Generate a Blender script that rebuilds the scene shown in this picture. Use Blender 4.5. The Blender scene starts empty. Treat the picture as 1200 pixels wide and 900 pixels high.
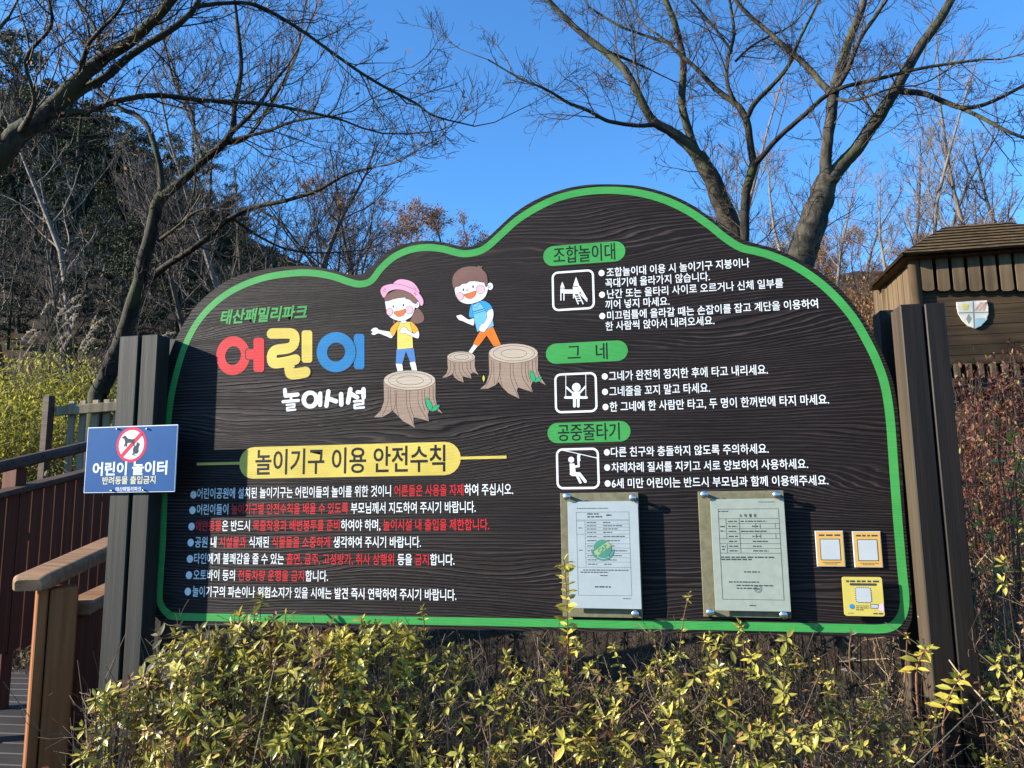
import bpy, math, random
import numpy as np
from mathutils import Vector, Matrix, noise as mnoise
from mathutils.geometry import tessellate_polygon

random.seed(7)
RNG = np.random.default_rng(7)
R = math.radians
SC = bpy.context.scene
COL = SC.collection

# ------------------------------------------------------------------ camera, sky, sun, exposure
F = 882.0                                   # focal length in pixels of a 1200 px wide picture
CM = np.array([[0.9793913, 0.04145066, 0.19767275],
               [0.20154675, -0.13710294, -0.96983591],
               [-0.01309883, 0.98968916, -0.14263167]])
CP = np.array([0.0, -2.1745, 1.5])          # eye: 2.17 m in front of the board, 1.5 m up
cam = bpy.data.cameras.new('camera')
cam.sensor_width = 36.0
cam.lens = 36.0 * F / 1200.0
cam.clip_start = 0.05
cam.clip_end = 2000.0
camo = bpy.data.objects.new('camera', cam)
COL.objects.link(camo)
camo.matrix_world = Matrix.Translation(Vector(CP)) @ Matrix([list(r) for r in CM]).to_4x4()
SC.camera = camo

SUN_FROM = Vector((-1.0, -0.375, 0.40)).normalized()   # towards the sun
sun_el = math.asin(SUN_FROM.z)
sun_az = math.atan2(SUN_FROM.x, SUN_FROM.y)           # clockwise from +Y
W = bpy.data.worlds.new('World')
SC.world = W
W.use_nodes = True
wn = W.node_tree
bg = wn.nodes['Background']
sky = wn.nodes.new('ShaderNodeTexSky')
sky.sky_type = 'NISHITA'
sky.sun_disc = False
sky.sun_elevation = sun_el
sky.sun_rotation = sun_az
sky.altitude = 200.0
sky.air_density = 1.0
sky.dust_density = 0.3
sky.ozone_density = 4.0
tint = wn.nodes.new('ShaderNodeMix')
tint.data_type = 'RGBA'
tint.blend_type = 'MULTIPLY'
tint.inputs[0].default_value = 1.0
tint.inputs[7].default_value = (0.545, 0.94, 1.20, 1)      # the phone's deep blue
wn.links.new(sky.outputs[0], tint.inputs[6])
wn.links.new(tint.outputs[2], bg.inputs[0])
bg.inputs[1].default_value = 0.105
sl = bpy.data.lights.new('sun', 'SUN')
sl.energy = 5.0
sl.angle = R(0.55)
sl.color = (1.0, 0.92, 0.79)
so = bpy.data.objects.new('sun', sl)
COL.objects.link(so)
so.rotation_euler = (-SUN_FROM).to_track_quat('-Z', 'Y').to_euler()
so.location = (-6, -4, 9)
vs = SC.view_settings
vs.view_transform = 'Standard'
vs.look = 'None'
vs.gamma = 1.0
vs.exposure = 1.42
vs.use_curve_mapping = False
SC.cycles.max_bounces = 6
SC.cycles.transparent_max_bounces = 8

# ------------------------------------------------------------------ helpers
def ray(px, py):
    return CM @ np.array([(px - 600.0) / F, (450.0 - py) / F, -1.0])
def P(px, py, y=0.0):
    """point of the vertical plane y = const seen at this place of the photograph"""
    d = ray(px, py)
    return CP + d * ((y - CP[1]) / d[1])
def at(px, py, dist):
    return CP + ray(px, py) * dist

class MB:
    """collects geometry for ONE mesh object"""
    def __init__(s):
        s.V = []; s.n = 0; s.F = []; s.M = []
    def add(s, v, f, m=0):
        v = np.asarray(v, float).reshape(-1, 3)
        f = np.asarray(f, int)
        if f.size == 0: return
        s.V.append(v); s.F.append(f + s.n); s.n += len(v)
        s.M.append(np.full(len(f), m, int) if np.isscalar(m) else np.asarray(m, int))
    @staticmethod
    def orient(v, f):
        c = v.mean(0); o = []
        for q in f:
            n = np.cross(v[q[1]] - v[q[0]], v[q[2]] - v[q[1]])
            o.append(q if n.dot(v[list(q)].mean(0) - c) > 0 else q[::-1])
        return o
    def box(s, a, b, m=0, bev=0.0, rot=None, piv=None):
        a = np.asarray(a, float); b = np.asarray(b, float)
        if bev <= 0:
            v = np.array([[x, y, z] for x in (a[0], b[0]) for y in (a[1], b[1]) for z in (a[2], b[2])])
            f = [[0, 1, 3, 2], [4, 6, 7, 5], [0, 4, 5, 1], [2, 3, 7, 6], [0, 2, 6, 4], [1, 5, 7, 3]]
            f = MB.orient(v, f)
            if rot is not None:
                v = (v - piv) @ np.asarray(rot).T + piv
            s.add(v, f, m)
            return
        c = (a + b) / 2; h = (b - a) / 2
        vs_ = []; idx = {}
        for sx in (-1, 1):
            for sy in (-1, 1):
                for sz in (-1, 1):
                    S = np.array([sx, sy, sz])
                    for ax in range(3):
                        q = (h - bev).copy(); q[ax] = h[ax]
                        idx[(sx, sy, sz, ax)] = len(vs_); vs_.append(c + S * q)
        fs = []
        for ax in range(3):
            o = [i for i in range(3) if i != ax]
            for sg in (-1, 1):
                loop = []
                for p, q in ((-1, -1), (1, -1), (1, 1), (-1, 1)):
                    k = [0, 0, 0]; k[ax] = sg; k[o[0]] = p; k[o[1]] = q
                    loop.append(idx[(k[0], k[1], k[2], ax)])
                fs.append(loop)
        for ax in range(3):                       # bevelled edges along ax
            o = [i for i in range(3) if i != ax]
            for p in (-1, 1):
                for q in (-1, 1):
                    l = []
                    for e, w in ((-1, o[0]), (1, o[0]), (1, o[1]), (-1, o[1])):
                        k = [0, 0, 0]; k[ax] = e; k[o[0]] = p; k[o[1]] = q
                        l.append(idx[(k[0], k[1], k[2], w)])
                    fs.append(l)
        v = np.array(vs_)
        fs = MB.orient(v, fs)
        ts = [[idx[(x, y, z, 0)], idx[(x, y, z, 1)], idx[(x, y, z, 2)]] for x in (-1, 1) for y in (-1, 1) for z in (-1, 1)]
        ts = MB.orient(v, ts)
        if rot is not None:
            v = (v - piv) @ np.asarray(rot).T + piv
        n0 = s.n
        s.add(v, fs, m)
        s.F.append(np.array(ts) + n0); s.M.append(np.full(8, m, int))
    def beam(s, p, q, w, h, m=0, bev=0.004, up=(0, 0, 1)):
        """box bar from p to q, w wide, h high"""
        p = np.asarray(p, float); q = np.asarray(q, float)
        d = q - p; L = np.linalg.norm(d); d /= L
        u = np.asarray(up, float); sde = np.cross(d, u); sde /= np.linalg.norm(sde); u = np.cross(sde, d)
        rot = np.stack([d, sde, u], 1)
        t = MB(); t.box((0, -w / 2, -h / 2), (L, w / 2, h / 2), m, bev)
        for v in t.V:
            s_v = v @ rot.T + p
            n0 = s.n
            s.V.append(s_v); s.n += len(s_v)
            for f, mm in zip(t.F, t.M):
                s.F.append(f + n0); s.M.append(mm)
    def tube(s, pts, rad, k=6, m=0, cap=False):
        pts = np.asarray(pts, float); n = len(pts)
        rad = np.broadcast_to(np.asarray(rad, float), (n,))
        t = np.gradient(pts, axis=0)
        t /= np.linalg.norm(t, axis=1)[:, None] + 1e-12
        ref = np.array([0.31, 0.23, 0.92]) if abs(t[:, 2].mean()) < 0.8 else np.array([0.9, 0.3, 0.1])
        u = np.cross(t, ref); u /= np.linalg.norm(u, axis=1)[:, None] + 1e-12
        v = np.cross(t, u)
        a = np.arange(k) * 2 * math.pi / k
        ring = pts[:, None, :] + rad[:, None, None] * (np.cos(a)[None, :, None] * u[:, None, :] + np.sin(a)[None, :, None] * v[:, None, :])
        i = np.arange(n - 1)[:, None] * k; j = np.arange(k)[None, :]; j2 = (j + 1) % k
        f = np.stack([i + j, i + j2, i + k + j2, i + k + j], -1).reshape(-1, 4)
        n0 = s.n
        s.add(ring.reshape(-1, 3), f, m)
        if cap:
            for base, rev in ((0, False), ((n - 1) * k, True)):
                l = np.arange(k) + base + n0
                s.F.append((l[::-1] if rev else l)[None, :]); s.M.append(np.array([m]))
    def poly(s, pts, m=0):
        """a planar polygon (may be concave), tessellated"""
        pts = np.asarray(pts, float)
        tr = tessellate_polygon([[Vector(p) for p in pts]])
        s.add(pts, np.array(tr), m)
    def prism(s, pts, off, m=0):
        """polygon pts pushed along the vector off, closed"""
        pts = np.asarray(pts, float); n = len(pts); off = np.asarray(off, float)
        ar = sum(np.cross(pts[i] - pts[0], pts[(i + 1) % n] - pts[0]) for i in range(n))
        if ar.dot(off) > 0: pts = pts[::-1]
        tr = np.array(tessellate_polygon([[Vector(p) for p in pts]]))
        n0 = s.n
        s.add(np.vstack([pts, pts + off]), tr, m)
        s.F.append(tr[:, ::-1] + n + n0); s.M.append(np.full(len(tr), m, int))
        i = np.arange(n); j = (i + 1) % n
        s.F.append(np.stack([i, j, j + n, i + n], 1) + n0); s.M.append(np.full(n, m, int))
    def build(s, name, mats, parent=None, smooth=False, origin=None):
        me = bpy.data.meshes.new(name)
        V = np.vstack(s.V) if s.V else np.zeros((0, 3))
        root = parent
        while root is not None and root.parent is not None: root = root.parent
        if root is not None and origin is None: V = V - np.array(root.location)
        if origin is not None: V = V - np.asarray(origin, float)
        loops = np.concatenate([f.ravel() for f in s.F])
        sizes = np.concatenate([np.full(len(f), f.shape[1], int) for f in s.F])
        starts = np.concatenate([[0], np.cumsum(sizes)[:-1]])
        me.vertices.add(len(V)); me.vertices.foreach_set('co', V.ravel())
        me.loops.add(len(loops)); me.loops.foreach_set('vertex_index', loops.astype(np.int32))
        me.polygons.add(len(sizes)); me.polygons.foreach_set('loop_start', starts.astype(np.int32))
        me.polygons.foreach_set('material_index', np.concatenate(s.M).astype(np.int32))
        me.polygons.foreach_set('use_smooth', np.full(len(sizes), bool(smooth)))
        me.update(calc_edges=True)
        me.validate()
        for m in (mats if isinstance(mats, (list, tuple)) else [mats]): me.materials.append(m)
        o = bpy.data.objects.new(name, me)
        COL.objects.link(o)
        if parent is not None: o.parent = parent
        elif origin is not None: o.location = Vector(origin)
        return o

def tag(o, label=None, cat=None, group=None, kind=None):
    if label: o['label'] = label
    if cat: o['category'] = cat
    if group: o['group'] = group
    if kind: o['kind'] = kind
    return o
def thing(name, label, cat, loc, group=None):
    o = bpy.data.objects.new(name, None)
    o.empty_display_size = 0.1
    COL.objects.link(o)
    o.location = Vector(loc)
    return tag(o, label, cat, group)
def copy_tree(o, parent=None):
    c = o.copy(); COL.objects.link(c)
    if parent is not None: c.parent = parent
    for ch in list(o.children): copy_tree(ch, c)
    return c
def crom(pts, per=8, closed=False):
    """Catmull-Rom through pts"""
    p = np.asarray(pts, float); n = len(p); out = []
    for i in range(n if closed else n - 1):
        if closed: a, b, c, d = p[(i - 1) % n], p[i], p[(i + 1) % n], p[(i + 2) % n]
        else: a, b, c, d = p[max(i - 1, 0)], p[i], p[i + 1], p[min(i + 2, n - 1)]
        for t in np.arange(per) / per:
            out.append(0.5 * (2 * b + (c - a) * t + (2 * a - 5 * b + 4 * c - d) * t * t + (3 * b - a - 3 * c + d) * t ** 3))
    if not closed: out.append(p[-1])
    return np.array(out)

# ------------------------------------------------------------------ materials
def nmat(name):
    m = bpy.data.materials.new(name); m.use_nodes = True
    b = m.node_tree.nodes['Principled BSDF']
    b.inputs['Specular IOR Level'].default_value = 0.22
    return m, m.node_tree, b
def N(t, kind, **kw):
    n = t.nodes.new(kind)
    for k, v in kw.items():
        if k.startswith('i_'): n.inputs[k[2:].replace('_', ' ')].default_value = v
        else: setattr(n, k, v)
    return n
def L(t, a, b): t.links.new(a, b)
def M2(t, op, a, b=None, c=None):
    n = t.nodes.new('ShaderNodeMath'); n.operation = op
    for i, v in enumerate((a, b, c)):
        if v is None: continue
        if isinstance(v, (int, float)): n.inputs[i].default_value = v
        else: t.links.new(v, n.inputs[i])
    return n.outputs[0]
def coords(t, scale, src='pos'):
    if src == 'pos': o = t.nodes.new('ShaderNodeNewGeometry').outputs['Position']
    else: o = t.nodes.new('ShaderNodeTexCoord').outputs['Object']
    mp = t.nodes.new('ShaderNodeMapping'); mp.inputs['Scale'].default_value = scale
    t.links.new(o, mp.inputs['Vector'])
    return mp.outputs[0]
def noise_(t, vec, scale, detail=4, rough=0.55):
    n = t.nodes.new('ShaderNodeTexNoise')
    n.inputs['Scale'].default_value = scale; n.inputs['Detail'].default_value = detail; n.inputs['Roughness'].default_value = rough
    t.links.new(vec, n.inputs['Vector'])
    return n.outputs['Fac']
def ramp_(t, fac, stops):
    r = t.nodes.new('ShaderNodeValToRGB'); e = r.color_ramp.elements
    while len(e) < len(stops): e.new(0.5)
    for k, (p, c) in zip(e, stops):
        k.position = p; k.color = (c[0], c[1], c[2], 1)
    t.links.new(fac, r.inputs[0])
    return r.outputs[0]
def bump_(t, h, bsdf, strength, dist):
    b = t.nodes.new('ShaderNodeBump'); b.inputs['Strength'].default_value = strength; b.inputs['Distance'].default_value = dist
    t.links.new(h, b.inputs['Height']); t.links.new(b.outputs[0], bsdf.inputs['Normal'])

# brushed, charred wood grain along x: one node group used by the panel and by the paint on it
GG = bpy.data.node_groups.new('board_grain', 'ShaderNodeTree')
GG.interface.new_socket('Height', in_out='OUTPUT', socket_type='NodeSocketFloat')
GG.interface.new_socket('Fine', in_out='OUTPUT', socket_type='NodeSocketFloat')
_o = GG.nodes.new('NodeGroupOutput')
_pos = GG.nodes.new('ShaderNodeNewGeometry').outputs['Position']
_sx = GG.nodes.new('ShaderNodeSeparateXYZ'); GG.links.new(_pos, _sx.inputs[0])
_cb = GG.nodes.new('ShaderNodeCombineXYZ')
GG.links.new(_sx.outputs[0], _cb.inputs[0]); GG.links.new(_sx.outputs[2], _cb.inputs[2])
def _mp(sc, loc=(0, 0, 0)):
    m = GG.nodes.new('ShaderNodeMapping'); m.inputs['Scale'].default_value = sc; m.inputs['Location'].default_value = loc
    GG.links.new(_cb.outputs[0], m.inputs['Vector']); return m.outputs[0]
_w1 = noise_(GG, _mp((0.55, 1, 2.6), (3.3, 0, 1.7)), 1.0, 1.0, 0.4)
_w2 = noise_(GG, _mp((1.9, 1, 11.0), (1.1, 0, 5.2)), 1.0, 1.5, 0.45)
_w3 = noise_(GG, _mp((7.0, 1, 60.0)), 1.0, 2.0, 0.5)
_k = M2(GG, 'SMOOTH_MAX', M2(GG, 'SUBTRACT', noise_(GG, _mp((0.8, 1, 3.0), (9.3, 0, 4.1)), 1.0, 1.0, 0.4), 0.47), 0.0, 0.05)
_z = M2(GG, 'ADD', _sx.outputs[2], M2(GG, 'MULTIPLY', _w1, 0.055))
_z = M2(GG, 'ADD', _z, M2(GG, 'MULTIPLY', M2(GG, 'MULTIPLY', _w2, _k), 0.62))
_z = M2(GG, 'ADD', _z, M2(GG, 'MULTIPLY', _w3, 0.009))
_s = M2(GG, 'SINE', M2(GG, 'MULTIPLY', _z, 640.0))
_s2 = M2(GG, 'SINE', M2(GG, 'MULTIPLY', _z, 1370.0))
_f = noise_(GG, _mp((5.0, 1, 330.0)), 1.0, 3.0, 0.6)
_amp = noise_(GG, _mp((0.9, 1, 9.0), (7, 0, 2)), 1.0, 3.0, 0.6)
_h = M2(GG, 'ADD', M2(GG, 'MULTIPLY', _s, 0.30), M2(GG, 'MULTIPLY', _s2, 0.16))
_big = noise_(GG, _mp((0.7, 1, 2.2), (2.7, 0, 8.8)), 1.0, 2.0, 0.5)
_h = M2(GG, 'MULTIPLY', _h, M2(GG, 'MULTIPLY', M2(GG, 'MULTIPLY_ADD', _amp, 2.4, -0.35), M2(GG, 'MULTIPLY_ADD', _big, 2.6, -0.35)))
_h = M2(GG, 'ADD', _h, M2(GG, 'MULTIPLY', _f, 0.75))
GG.links.new(M2(GG, 'ADD', _h, 0.12), _o.inputs[0])
GG.links.new(_f, _o.inputs[1])
def grain(t):
    g = t.nodes.new('ShaderNodeGroup'); g.node_tree = GG
    return g
def mat_board():
    m, t, b = nmat('charred_board')
    g = grain(t)
    dust = noise_(t, coords(t, (1.3, 1, 3.0)), 1.6, 5, 0.65)
    c = ramp_(t, g.outputs[0], [(0.15, (0.0020, 0.0013, 0.0012)), (0.5, (0.0088, 0.0058, 0.0054)), (0.95, (0.050, 0.036, 0.034))])
    mx = t.nodes.new('ShaderNodeMix'); mx.data_type = 'RGBA'; mx.blend_type = 'MULTIPLY'; mx.inputs[0].default_value = 1.0
    L(t, c, mx.inputs[6]); L(t, ramp_(t, dust, [(0.3, (0.62, 0.60, 0.60)), (0.72, (1.45, 1.36, 1.30))]), mx.inputs[7])
    L(t, mx.outputs[2], b.inputs['Base Color'])
    b.inputs['Roughness'].default_value = 0.62
    bump_(t, g.outputs[0], b, 0.58, 0.0036)
    return m
def mat_paint(name, col, rough=0.5, wear=0.16):
    m, t, b = nmat(name)
    g = grain(t)
    mx = t.nodes.new('ShaderNodeMix'); mx.data_type = 'RGBA'
    fac = ramp_(t, g.outputs[0], [(0.02, (wear, wear, wear)), (0.34, (0.0, 0.0, 0.0))])
    L(t, fac, mx.inputs[0])
    fade = noise_(t, coords(t, (4, 1, 7)), 1.5, 6, 0.7)
    L(t, ramp_(t, fade, [(0.3, tuple(q * .84 for q in col)), (0.7, tuple(min(1, q * 1.08 + .012) for q in col))]), mx.inputs[6]); mx.inputs[7].default_value = (col[0] * .25, col[1] * .25, col[2] * .25, 1)
    L(t, mx.outputs[2], b.inputs['Base Color'])
    b.inputs['Roughness'].default_value = rough
    bump_(t, g.outputs[0], b, 0.22, 0.0015)
    return m
def mat_wood(name, dark, light, axis='z', scale=1.0, rough=0.75, bump=0.5, src='pos', wear=None):
    m, t, b = nmat(name)
    k = {'x': (1.5, 40, 40), 'y': (40, 1.5, 40), 'z': (40, 40, 1.5)}[axis]
    n1 = noise_(t, coords(t, tuple(q * scale for q in k), src), 1.0, 5, 0.65)
    k2 = {'x': (.6, 6, 6), 'y': (6, .6, 6), 'z': (6, 6, .6)}[axis]
    n2 = noise_(t, coords(t, k2, src), 1.0, 3, 0.5)
    f = M2(t, 'ADD', M2(t, 'MULTIPLY', n1, 0.65), M2(t, 'MULTIPLY', n2, 0.35))
    mid = tuple((a + c) / 2 for a, c in zip(dark, light))
    st = [(0.32, dark), (0.5, mid), (0.66, light)]
    if wear: st.append((0.74, wear))
    L(t, ramp_(t, f, st), b.inputs['Base Color'])
    b.inputs['Roughness'].default_value = rough
    bump_(t, n1, b, bump, 0.003)
    return m
def mat_plain(name, col, rough=0.5, metal=0.0, var=0.12, scale=30, bump=0.0):
    m, t, b = nmat(name)
    n = noise_(t, coords(t, (1, 1, 1)), scale, 4, 0.6)
    L(t, ramp_(t, n, [(0.3, tuple(c * (1 - var) for c in col)), (0.7, tuple(min(1, c * (1 + var)) for c in col))]), b.inputs['Base Color'])
    b.inputs['Roughness'].default_value = rough; b.inputs['Metallic'].default_value = metal
    if bump: bump_(t, n, b, bump, 0.004)
    return m
def mat_leaf(name, stops, trans=0.35, rough=0.45, spec=0.22):
    """each leaf (mesh island) gets its own tone out of the ramp"""
    m, t, b = nmat(name)
    ri = t.nodes.new('ShaderNodeNewGeometry').outputs['Random Per Island']
    c = ramp_(t, ri, stops)
    L(t, c, b.inputs['Base Color'])
    b.inputs['Roughness'].default_value = rough
    b.inputs['Specular IOR Level'].default_value = spec
    tr = t.nodes.new('ShaderNodeBsdfTranslucent'); L(t, c, tr.inputs[0])
    ms = t.nodes.new('ShaderNodeMixShader'); ms.inputs[0].default_value = trans
    L(t, b.outputs[0], ms.inputs[1]); L(t, tr.outputs[0], ms.inputs[2])
    L(t, ms.outputs[0], t.nodes['Material Output'].inputs[0])
    return m
def mat_bark(name, dark, light, moss=None, scale=1.0, src='Object'):
    m, t, b = nmat(name)
    n1 = noise_(t, coords(t, (18 * scale, 18 * scale, 7 * scale)), 1.0, 6, 0.7)
    n2 = noise_(t, coords(t, (3, 3, 3)), 1.0, 3, 0.5)
    c = ramp_(t, n1, [(0.35, dark), (0.62, light)])
    if moss:
        mx = t.nodes.new('ShaderNodeMix'); mx.data_type = 'RGBA'
        L(t, ramp_(t, n2, [(0.48, (0, 0, 0)), (0.62, (0.8, 0.8, 0.8))]), mx.inputs[0])
        L(t, c, mx.inputs[6]); mx.inputs[7].default_value = (*moss, 1)
        c = mx.outputs[2]
    L(t, c, b.inputs['Base Color'])
    b.inputs['Roughness'].default_value = 0.85
    bump_(t, n1, b, 0.8, 0.012)
    return m

MT = {}
MT['board'] = mat_board()
for k, c in dict(green=(0.042, 0.29, 0.060), white=(0.74, 0.76, 0.76), red=(0.56, 0.016, 0.021), yellow=(0.60, 0.46, 0.085), blue=(0.008, 0.17, 0.40),
                 ink=(0.008, 0.007, 0.007), black=(0.012, 0.010, 0.010), skin=(0.74, 0.72, 0.72), pink=(0.70, 0.32, 0.45), cheek=(0.76, 0.45, 0.48), hair=(0.17, 0.085, 0.065),
                 shirt=(0.78, 0.56, 0.12), orange=(0.80, 0.36, 0.03), jeans=(0.07, 0.19, 0.45), mouth=(0.66, 0.16, 0.05), shoe=(0.55, 0.16, 0.07),
                 tee=(0.14, 0.44, 0.75), sleeve=(0.03, 0.28, 0.60), shorts=(0.82, 0.17, 0.01), boot=(0.16, 0.16, 0.42), stump=(0.32, 0.22, 0.16), stumptop=(0.47, 0.38, 0.29),
                 leafg=(0.02, 0.33, 0.13), lime=(0.50, 0.55, 0.05)).items():
    MT[k] = mat_paint('paint_' + k, c)
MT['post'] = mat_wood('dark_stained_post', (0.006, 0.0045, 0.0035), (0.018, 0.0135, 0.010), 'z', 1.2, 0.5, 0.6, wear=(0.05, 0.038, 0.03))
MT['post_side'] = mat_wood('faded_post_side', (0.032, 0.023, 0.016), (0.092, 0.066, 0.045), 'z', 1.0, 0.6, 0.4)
MT['post_grey'] = mat_wood('grey_stained_post', (0.017, 0.016, 0.0135), (0.038, 0.036, 0.031), 'z', 1.2, 0.6, 0.4, wear=(0.11, 0.105, 0.09))
# ------------------------------------------------------------------ the notice board
YF = 0.0                                     # front of the panel
sign = thing('notice_board', 'large dark wooden notice board with wavy top and green outline on black posts', 'notice board', (-0.5, 0.0, 0.0))

green_px = [(190.5, 640), (192, 600), (193.5, 555), (196, 510), (200, 470), (207, 437), (217, 405), (232, 377), (252, 355), (277, 338), (308, 326), (340, 320.5), (366, 320), (390, 324), (408, 330),
            (422, 333), (435, 329), (447, 314), (462, 301), (480, 293), (500, 290), (520, 292), (540, 297), (556, 296), (570, 290), (588, 274), (606, 258), (628, 244), (654, 232), (684, 225),
            (716, 223), (748, 226), (778, 234), (806, 247), (830, 263), (850, 279), (868, 290), (886, 294.5), (905, 300), (930, 311), (955, 327), (978, 347), (1000, 373), (1016, 400), (1028, 425),
            (1037, 452), (1043, 490), (1047.5, 550), (1052, 610), (1057, 668), (1060, 698), (1059, 714), (1054, 726), (1045, 734), (1030, 737), (1000, 736.5), (950, 735.5),
            (900, 734.5), (700, 731), (500, 727.5), (300, 724), (210, 722.5), (196, 718), (188.5, 708), (187, 694)]
gl = np.array([P(x, y)[[0, 2]] for x, y in green_px])
gl = crom(gl, 6, True)
def to3(p2, y): return np.stack([p2[:, 0], np.full(len(p2), y), p2[:, 1]], 1)
edge_px = [(176, 640), (177, 600), (179, 555), (182, 510), (187, 468), (195, 428), (207, 395), (224, 366), (246, 343), (274, 325), (308, 316), (340, 312), (368, 312.5), (392, 317),
           (410, 322), (424, 321), (434, 314), (446, 302), (460, 291), (478, 285), (500, 282), (522, 284.5), (542, 289), (557, 288), (569, 281), (586, 265), (604, 249), (626, 235), (653, 224), (684, 217),
           (716, 216), (748, 218), (780, 226), (809, 239), (834, 256), (854, 271), (871, 281), (888, 286), (908, 291.5), (934, 303), (961, 319), (985, 339), (1007, 366), (1024, 394), (1037, 421),
           (1047, 450), (1053, 490), (1057, 550), (1061, 610), (1066, 670), (1069, 715), (1066, 733), (1058, 743), (1040, 746.5),
           (900, 744), (700, 740.5), (500, 737), (300, 734), (206, 733), (188, 728), (178, 714), (175, 690)]
outer = crom(np.array([P(x, y)[[0, 2]] for x, y in edge_px]), 5, True)
b = MB()
b.prism(to3(outer, 0.0), (0, 0.04, 0), 0)
panel = b.build('panel', MT['board'], sign)

def strip(mb, c2, w, y, m=0, closed=False):
    """flat ribbon along a line of the board"""
    c2 = np.asarray(c2, float)
    if closed: t = np.roll(c2, -1, 0) - np.roll(c2, 1, 0)
    else: t = np.gradient(c2, axis=0)
    t /= np.linalg.norm(t, axis=1)[:, None] + 1e-12
    nn = np.stack([-t[:, 1], t[:, 0]], 1) * w / 2
    v = np.vstack([to3(c2 + nn, y), to3(c2 - nn, y)])
    k = len(c2); i = np.arange(k if closed else k - 1); j = (i + 1) % k
    mb.add(v, np.stack([i, j, j + k, i + k], 1), m)
b = MB(); strip(b, gl, 0.0225, -0.0004, 0, True)
b.build('border_line', MT['green'], panel)

_tc = bpy.data.curves.new('scratch', 'FONT'); _to = bpy.data.objects.new('scratch', _tc); COL.objects.link(_to)
def glyphs(body, bold=0.0, runs=None, shear=0.0, res=3):
    """flat mesh data of a line of writing: verts (x, y), faces, material indices"""
    _tc.body = body; _tc.offset = bold; _tc.resolution_u = res; _tc.shear = shear; _tc.size = 1.0; _tc.fill_mode = 'FRONT' if False else 'BOTH'
    while len(_tc.materials) < 2: _tc.materials.append(MT['white'])
    for i in range(len(body)): _tc.body_format[i].material_index = 0
    if runs:
        for s0, s1 in runs:
            for i in range(s0, s1): _tc.body_format[i].material_index = 1
    bpy.context.view_layer.update()
    dg = bpy.context.evaluated_depsgraph_get()
    me = bpy.data.meshes.new_from_object(_to.evaluated_get(dg))
    v = np.zeros(len(me.vertices) * 3); me.vertices.foreach_get('co', v); v = v.reshape(-1, 3)[:, :2]
    f = [list(p.vertices) for p in me.polygons]; m = [p.material_index for p in me.polygons]
    bpy.data.meshes.remove(me)
    return v, f, m
def write(mb, body, x0, x1, zc, h, y, bold=0.0, runs=None, m0=0, m1=1, shear=0.0, frame=None):
    """write body so that its box runs from x0 to x1 and is h high, centred on zc"""
    v, f, m = glyphs(body, bold, runs, shear)
    lo = v.min(0); hi = v.max(0)
    ylo, yhi = -0.11, 0.83                   # the font's own full glyph box, so that all lines share a size
    X = x0 + (v[:, 0] - lo[0]) / max(hi[0] - lo[0], 1e-6) * (x1 - x0)
    Z = zc + ((v[:, 1] - (ylo + yhi) / 2) / (yhi - ylo)) * h
    V = np.stack([X, np.full(len(X), y), Z], 1)
    by = {}
    for q, mm in zip(f, m): by.setdefault((len(q), m1 if mm else m0), []).append(q)
    n0 = mb.n; first = True
    for (k, mm), q in by.items():
        if first: mb.add(V, np.array(q), mm); first = False
        else: mb.F.append(np.array(q) + n0); mb.M.append(np.full(len(q), mm, int))
def disc(mb, c2, rx, rz, y, m=0, k=20, rot=0.0):
    a = np.arange(k) * 2 * math.pi / k
    x = rx * np.cos(a); z = rz * np.sin(a)
    p = np.stack([c2[0] + x * math.cos(rot) - z * math.sin(rot), c2[1] + x * math.sin(rot) + z * math.cos(rot)], 1)
    mb.add(to3(p, y), np.arange(k)[None, :], m)
def B2(px, py, y=0.0): return P(px, py, y)[[0, 2]]

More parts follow.
